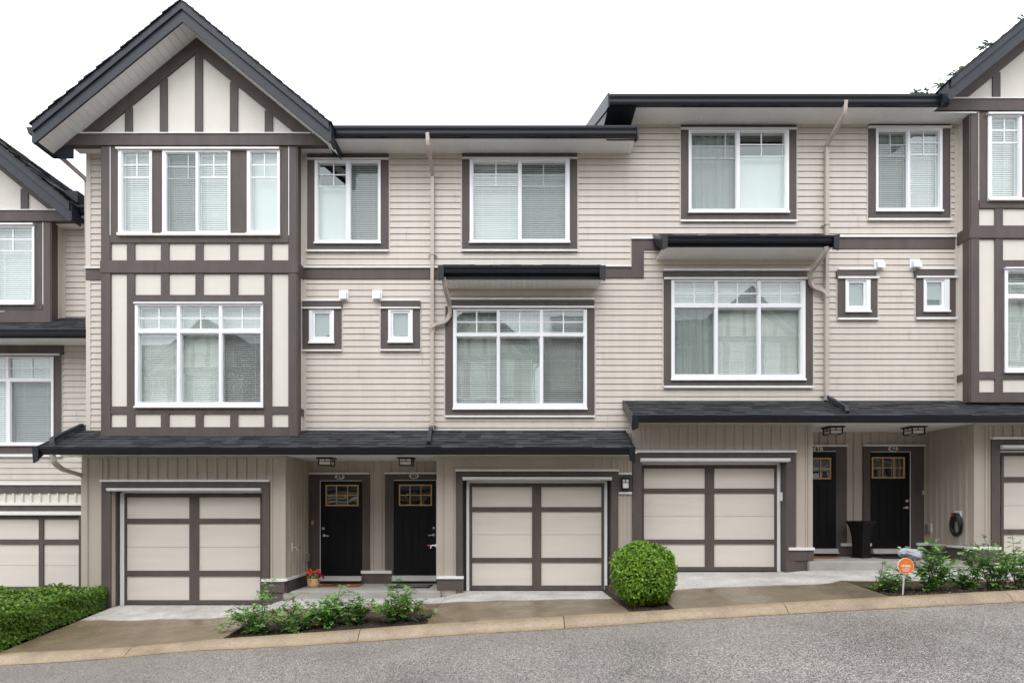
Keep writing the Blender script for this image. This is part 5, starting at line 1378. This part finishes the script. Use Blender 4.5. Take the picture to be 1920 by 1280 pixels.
# low clipped hedge running back towards the left garage
HX0, HX1, HY0, HY1 = -10.35, -8.02, 8.72, 11.15
def hz_top(y): return lerp(PZ(1122, 9.6) if False else .02, .02, 0) + lerp(PZ(1148, 8.9), PZ(1102, 11.1), (y - 8.9) / 2.2)
HG = thing('hedge', 'low clipped green hedge in front of the neighbouring garage at the left edge', 'hedge', ((HX0 + HX1) / 2, (HY0 + HY1) / 2, HB(-9, 10)))
def hs_(rg):
    u = rg.random()
    wob = lambda a, b: .035 * math.sin(5 * a + 2 * b) + .03 * math.sin(11 * b + 3 * a)
    if u < .5:
        x, y = rg.uniform(HX0, HX1 + .02), rg.uniform(HY0, HY1); z = hz_top(y) + wob(x, y) - abs(rg.gauss(0, .03))
        z -= .10 * max(0, (x - HX1 + .12) / .12) ** 2 if x > HX1 - .12 else 0
        return Vector((x, y, z)), Vector((0, 0, 1))
    if u < .83:
        y = rg.uniform(HY0, HY1); zb_ = HB(HX1, y); z = rg.uniform(zb_ + .05, hz_top(y) - .01); return Vector((HX1 + wob(y, z) - abs(rg.gauss(0, .03)), y, z)), Vector((1, 0, .1))
    x = rg.uniform(HX0, HX1); zb_ = HB(x, HY0); z = rg.uniform(zb_ + .05, hz_top(HY0) - .01); return Vector((x, HY0 + wob(x, z) + abs(rg.gauss(0, .03)), z)), Vector((0, -1, .1))
m = MB(); leafy_shell(m, 20000, hs_, .055, 12); m.build('foliage', M['hedge'], HG)
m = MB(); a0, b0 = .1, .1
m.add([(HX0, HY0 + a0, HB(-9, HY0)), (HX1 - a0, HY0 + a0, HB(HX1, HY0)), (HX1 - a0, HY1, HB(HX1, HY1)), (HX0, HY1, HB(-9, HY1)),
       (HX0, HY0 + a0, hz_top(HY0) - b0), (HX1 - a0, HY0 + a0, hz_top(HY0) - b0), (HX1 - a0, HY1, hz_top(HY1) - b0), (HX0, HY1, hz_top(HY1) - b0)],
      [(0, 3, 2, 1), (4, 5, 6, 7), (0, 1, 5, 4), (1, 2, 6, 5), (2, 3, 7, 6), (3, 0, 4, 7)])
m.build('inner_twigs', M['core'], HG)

# rose bushes
def rose(px, py, top, label, seed, spread=.42, n=13, group='rose bushes in the kerbside beds', lean=0, Y=None, dens=1.0, floppy=()):
    rg = random.Random(seed)
    Y = Y or 9.0; x = PX(px, Y); z0 = BED(x, Y); H = PZ(top, Y) - z0
    T = thing('rose_bush', label, 'rose bush', (x, Y, z0), group)
    st, lf = MB(), MB()
    canes = []
    for i in range(n):
        a = rg.uniform(0, 2 * math.pi); sp = spread * 1.4 * rg.uniform(.3, 1.0); h = H * (rg.uniform(.30, .98) if i else 1.12)
        if i == 0: sp *= .35
        canes.append((a, sp, h, 0))
    for a, sp, h in floppy: canes.append((a, sp, h, 1))
    for a, sp, h, fl in canes:
        d = Vector((math.cos(a), math.sin(a) * .6, 0)); pts = []; K = 7; bo = Vector((rg.uniform(-.09, .09), rg.uniform(-.07, .07), 0))
        for k in range(K + 1):
            t = k / K; p = Vector((x, Y, z0)) + bo + d * sp * t ** 1.15 + Vector((lean * t * .2, 0, h * (1.3 * t - .3 * t * t) if not fl else h * math.sin(t * math.pi * .95) - t * t * .12))
            p += Vector((rg.uniform(-1, 1), rg.uniform(-1, 1), 0)) * .015; p.z = max(p.z, BED(p.x, max(8.6, p.y)) + .015 if p.y > 8.5 else zk(p.x) - .02); pts.append(p)
        st.tube(pts, [.007 - .0045 * k / K for k in range(K + 1)], 5)
        for k in range(1, K + 1):
            for _ in range(int((1.2 if k < 3 else 3.0) * dens + rg.random())):
                t = rg.random(); p = pts[k - 1].lerp(pts[k], t)
                dr = Vector((rg.gauss(0, 1), rg.gauss(0, 1), rg.uniform(-.3, .7))).normalized(); Ln = rg.uniform(.06, .125)
                tip = (k >= K and rg.random() < .4)
                m0_ = len(lf.f); mbx = lf; s = rg.uniform(.042, .064) * (.6 if tip else 1)
                side = dr.cross(Vector((0, 0, 1))).normalized(); up = side.cross(dr).normalized()
                leaf(mbx, p + dr * Ln, (up + Vector((rg.uniform(-.3, .3),) * 3)).normalized(), s, rg, .72, dr)
                for f_ in (.45, .85):
                    for sg in (-1, 1): leaf(mbx, p + dr * Ln * f_, (up + Vector((rg.uniform(-.4, .4), rg.uniform(-.4, .4), 0))).normalized(), s * .9, rg, .72, (dr * .4 + side * sg).normalized())
                if tip: lf.mi[m0_:] = [1] * (len(lf.f) - m0_)
    st.build('stems', M['stem'], T); lf.build('foliage', [M['rose'], M['rosetip']], T)
    return T
rose(482, 1178, 1092, 'tallest rose bush with one upright reddish shoot, at the left end of the left bed', 21, .50, 15, Y=8.95, floppy=[(3.3, .62, .30), (3.0, .5, .34), (5.3, .48, .10)])
rose(549, 1172, 1138, 'low rose bush hanging over the kerb in the middle of the left bed', 22, .34, 11, Y=8.95, floppy=[(5.0, .42, .10)])
rose(621, 1168, 1106, 'full dark green rose bush below the doormat of door 59', 23, .44, 18, Y=9.05, dens=1.2)
rose(668, 1160, 1112, 'rose bush with yellowing tips beside the bare mulch of the left bed', 24, .26, 10, Y=9.1)
rose(748, 1160, 1090, 'bright green rose bush in front of door 60', 25, .38, 16, Y=9.0, floppy=[(.2, .62, .36), (.0, .5, .42)])
rose(1665, 1100, 1058, 'small rose bush left of the orange sign', 26, .32, 9, Y=9.2, dens=.9, floppy=[(3.2, .45, .18)])
rose(1745, 1100, 1022, 'rose bush right of the orange sign', 27, .42, 17, Y=9.1, dens=1.15)
rose(1815, 1098, 1056, 'low rose bush in the middle of the right bed', 28, .30, 10, Y=9.2)
rose(1865, 1098, 1012, 'tall leggy rose bush in front of the base board right of the cable coil', 29, .42, 15, Y=9.15, floppy=[(3.3, .40, .45)])
rose(1915, 1095, 1008, 'rose bush at the right edge of the picture in front of the last garage door', 30, .40, 15, Y=9.1)
# mulch chips and fallen leaves
m = MB(); rg = random.Random(9); y_ = MB()
for x0, x1, y1, n, fz in ((-4.4, -1.4, 9.45, 900, BED), (5.8, 9.3, 9.6, 1000, BED), (1.8, 2.4, 9.6, 260, BB)):
    for _ in range(n):
        x, y = rg.uniform(x0, x1), rg.uniform(8.6, y1); p = Vector((x, y, fz(x, y) + .008))
        leaf(m, p, Vector((rg.uniform(-.5, .5), rg.uniform(-.5, .5), 1)).normalized(), rg.uniform(.02, .05), rg, .45)
    for _ in range(int(n * .03)):
        x, y = rg.uniform(x0, x1), rg.uniform(8.6, y1); p = Vector((x, y, fz(x, y) + .02))
        leaf(y_, p, Vector((rg.uniform(-.4, .4), rg.uniform(-.4, .4), 1)).normalized(), rg.uniform(.025, .04), rg, .8)
for _ in range(420):
    x = rg.uniform(-8.5, 9.5); y = 8.25 - abs(rg.gauss(0, .09)) if rg.random() < .75 else rg.uniform(5.2, 8.2)
    leaf(m if rg.random() < .8 else y_, Vector((x, y, road_z(x, y) + .006)), Vector((rg.uniform(-.2, .2), rg.uniform(-.2, .2), 1)).normalized(), rg.uniform(.008, .024), rg, .6)
tag(m.build('bark_chips', M['chip'], None), 'dark bark chips on the kerbside beds and scattered along the kerb', 'mulch', kind='stuff')
tag(y_.build('fallen_leaves', M['yleaf'], None), 'small yellow and brown fallen leaves lying on the mulch', 'leaves', kind='stuff')

# tree behind the right block, only its top sprays show over the roof
TY = 21.5; TX = PX(1860, TY)
TR = thing('tree', 'green tree behind the right block with only its topmost sprays showing over the roof', 'tree', (TX, TY, .5))
m = MB(); ztop = PZ(160, TY)
m.tube([(TX, TY, .3), (TX + .1, TY, 5), (TX - .1, TY + .1, 10), (TX + .1, TY, ztop - 2)], [.28, .22, .14, .06], 10); 
lf = MB(); rg = random.Random(77)
tips = [(1862, 70), (1872, 84), (1878, 92), (1856, 98), (1804, 130), (1813, 133), (1768, 156), (1776, 151), (1727, 161), (1745, 163), (1917, 38), (1822, 140)]
for px, py in tips:
    e = Vector((PX(px, TY), TY + rg.uniform(-.5, .5), PZ(py, TY))); b0 = Vector((lerp(TX, e.x, .35), TY, ztop - rg.uniform(2.5, 4.5)))
    pts = [b0.lerp(e, k / 6) + Vector((rg.uniform(-.06, .06), 0, .25 * math.sin(k / 6 * math.pi))) for k in range(7)]
    m.tube(pts, [.06, .05, .045, .04, .034, .028, .015], 6)
    for k in range(2, 7):
        for _ in range(22):
            p = pts[k] + Vector((rg.gauss(0, .08), rg.gauss(0, .08), rg.gauss(0, .08))) - (Vector((0, 0, .1)))
            leaf(lf, p, Vector((rg.uniform(-.6, .6), rg.uniform(-1, 0), rg.uniform(.1, 1))).normalized(), rg.uniform(.2, .3), rg, .38, Vector((rg.uniform(-1, 1), rg.uniform(-.3, .3), rg.uniform(-.6, .4))).normalized())
blob_leaves(lf, (TX, TY, ztop - 4.2), (3.6, 3.0, 3.2), 5000, .16, 78, shell=.3)
m.build('trunk', M['bark'], TR); lf.build('crown', M['treeleaf'], TR)

# ================================================================== houses across the lane (seen only in the windows)
def copy_tree(o, parent=None):
    c = o.copy(); C.objects.link(c); c.parent = parent
    for ch in list(o.children): copy_tree(ch, c)
    return c
for k, (x, z, lab) in enumerate(((-16.5, -1.1, 'townhouse block across the lane, lowest of four'), (-4.5, -.35, 'townhouse block across the lane, second of four'), (7.3, .45, 'townhouse block across the lane, third of four'), (18.9, 1.2, 'townhouse block across the lane, highest of four'))):
    c = copy_tree(B1); c['label'] = lab; c['group'] = 'townhouse blocks across the lane'
    c.location = (x, -2.9, G1 + z); c.rotation_euler = (0, 0, math.pi)
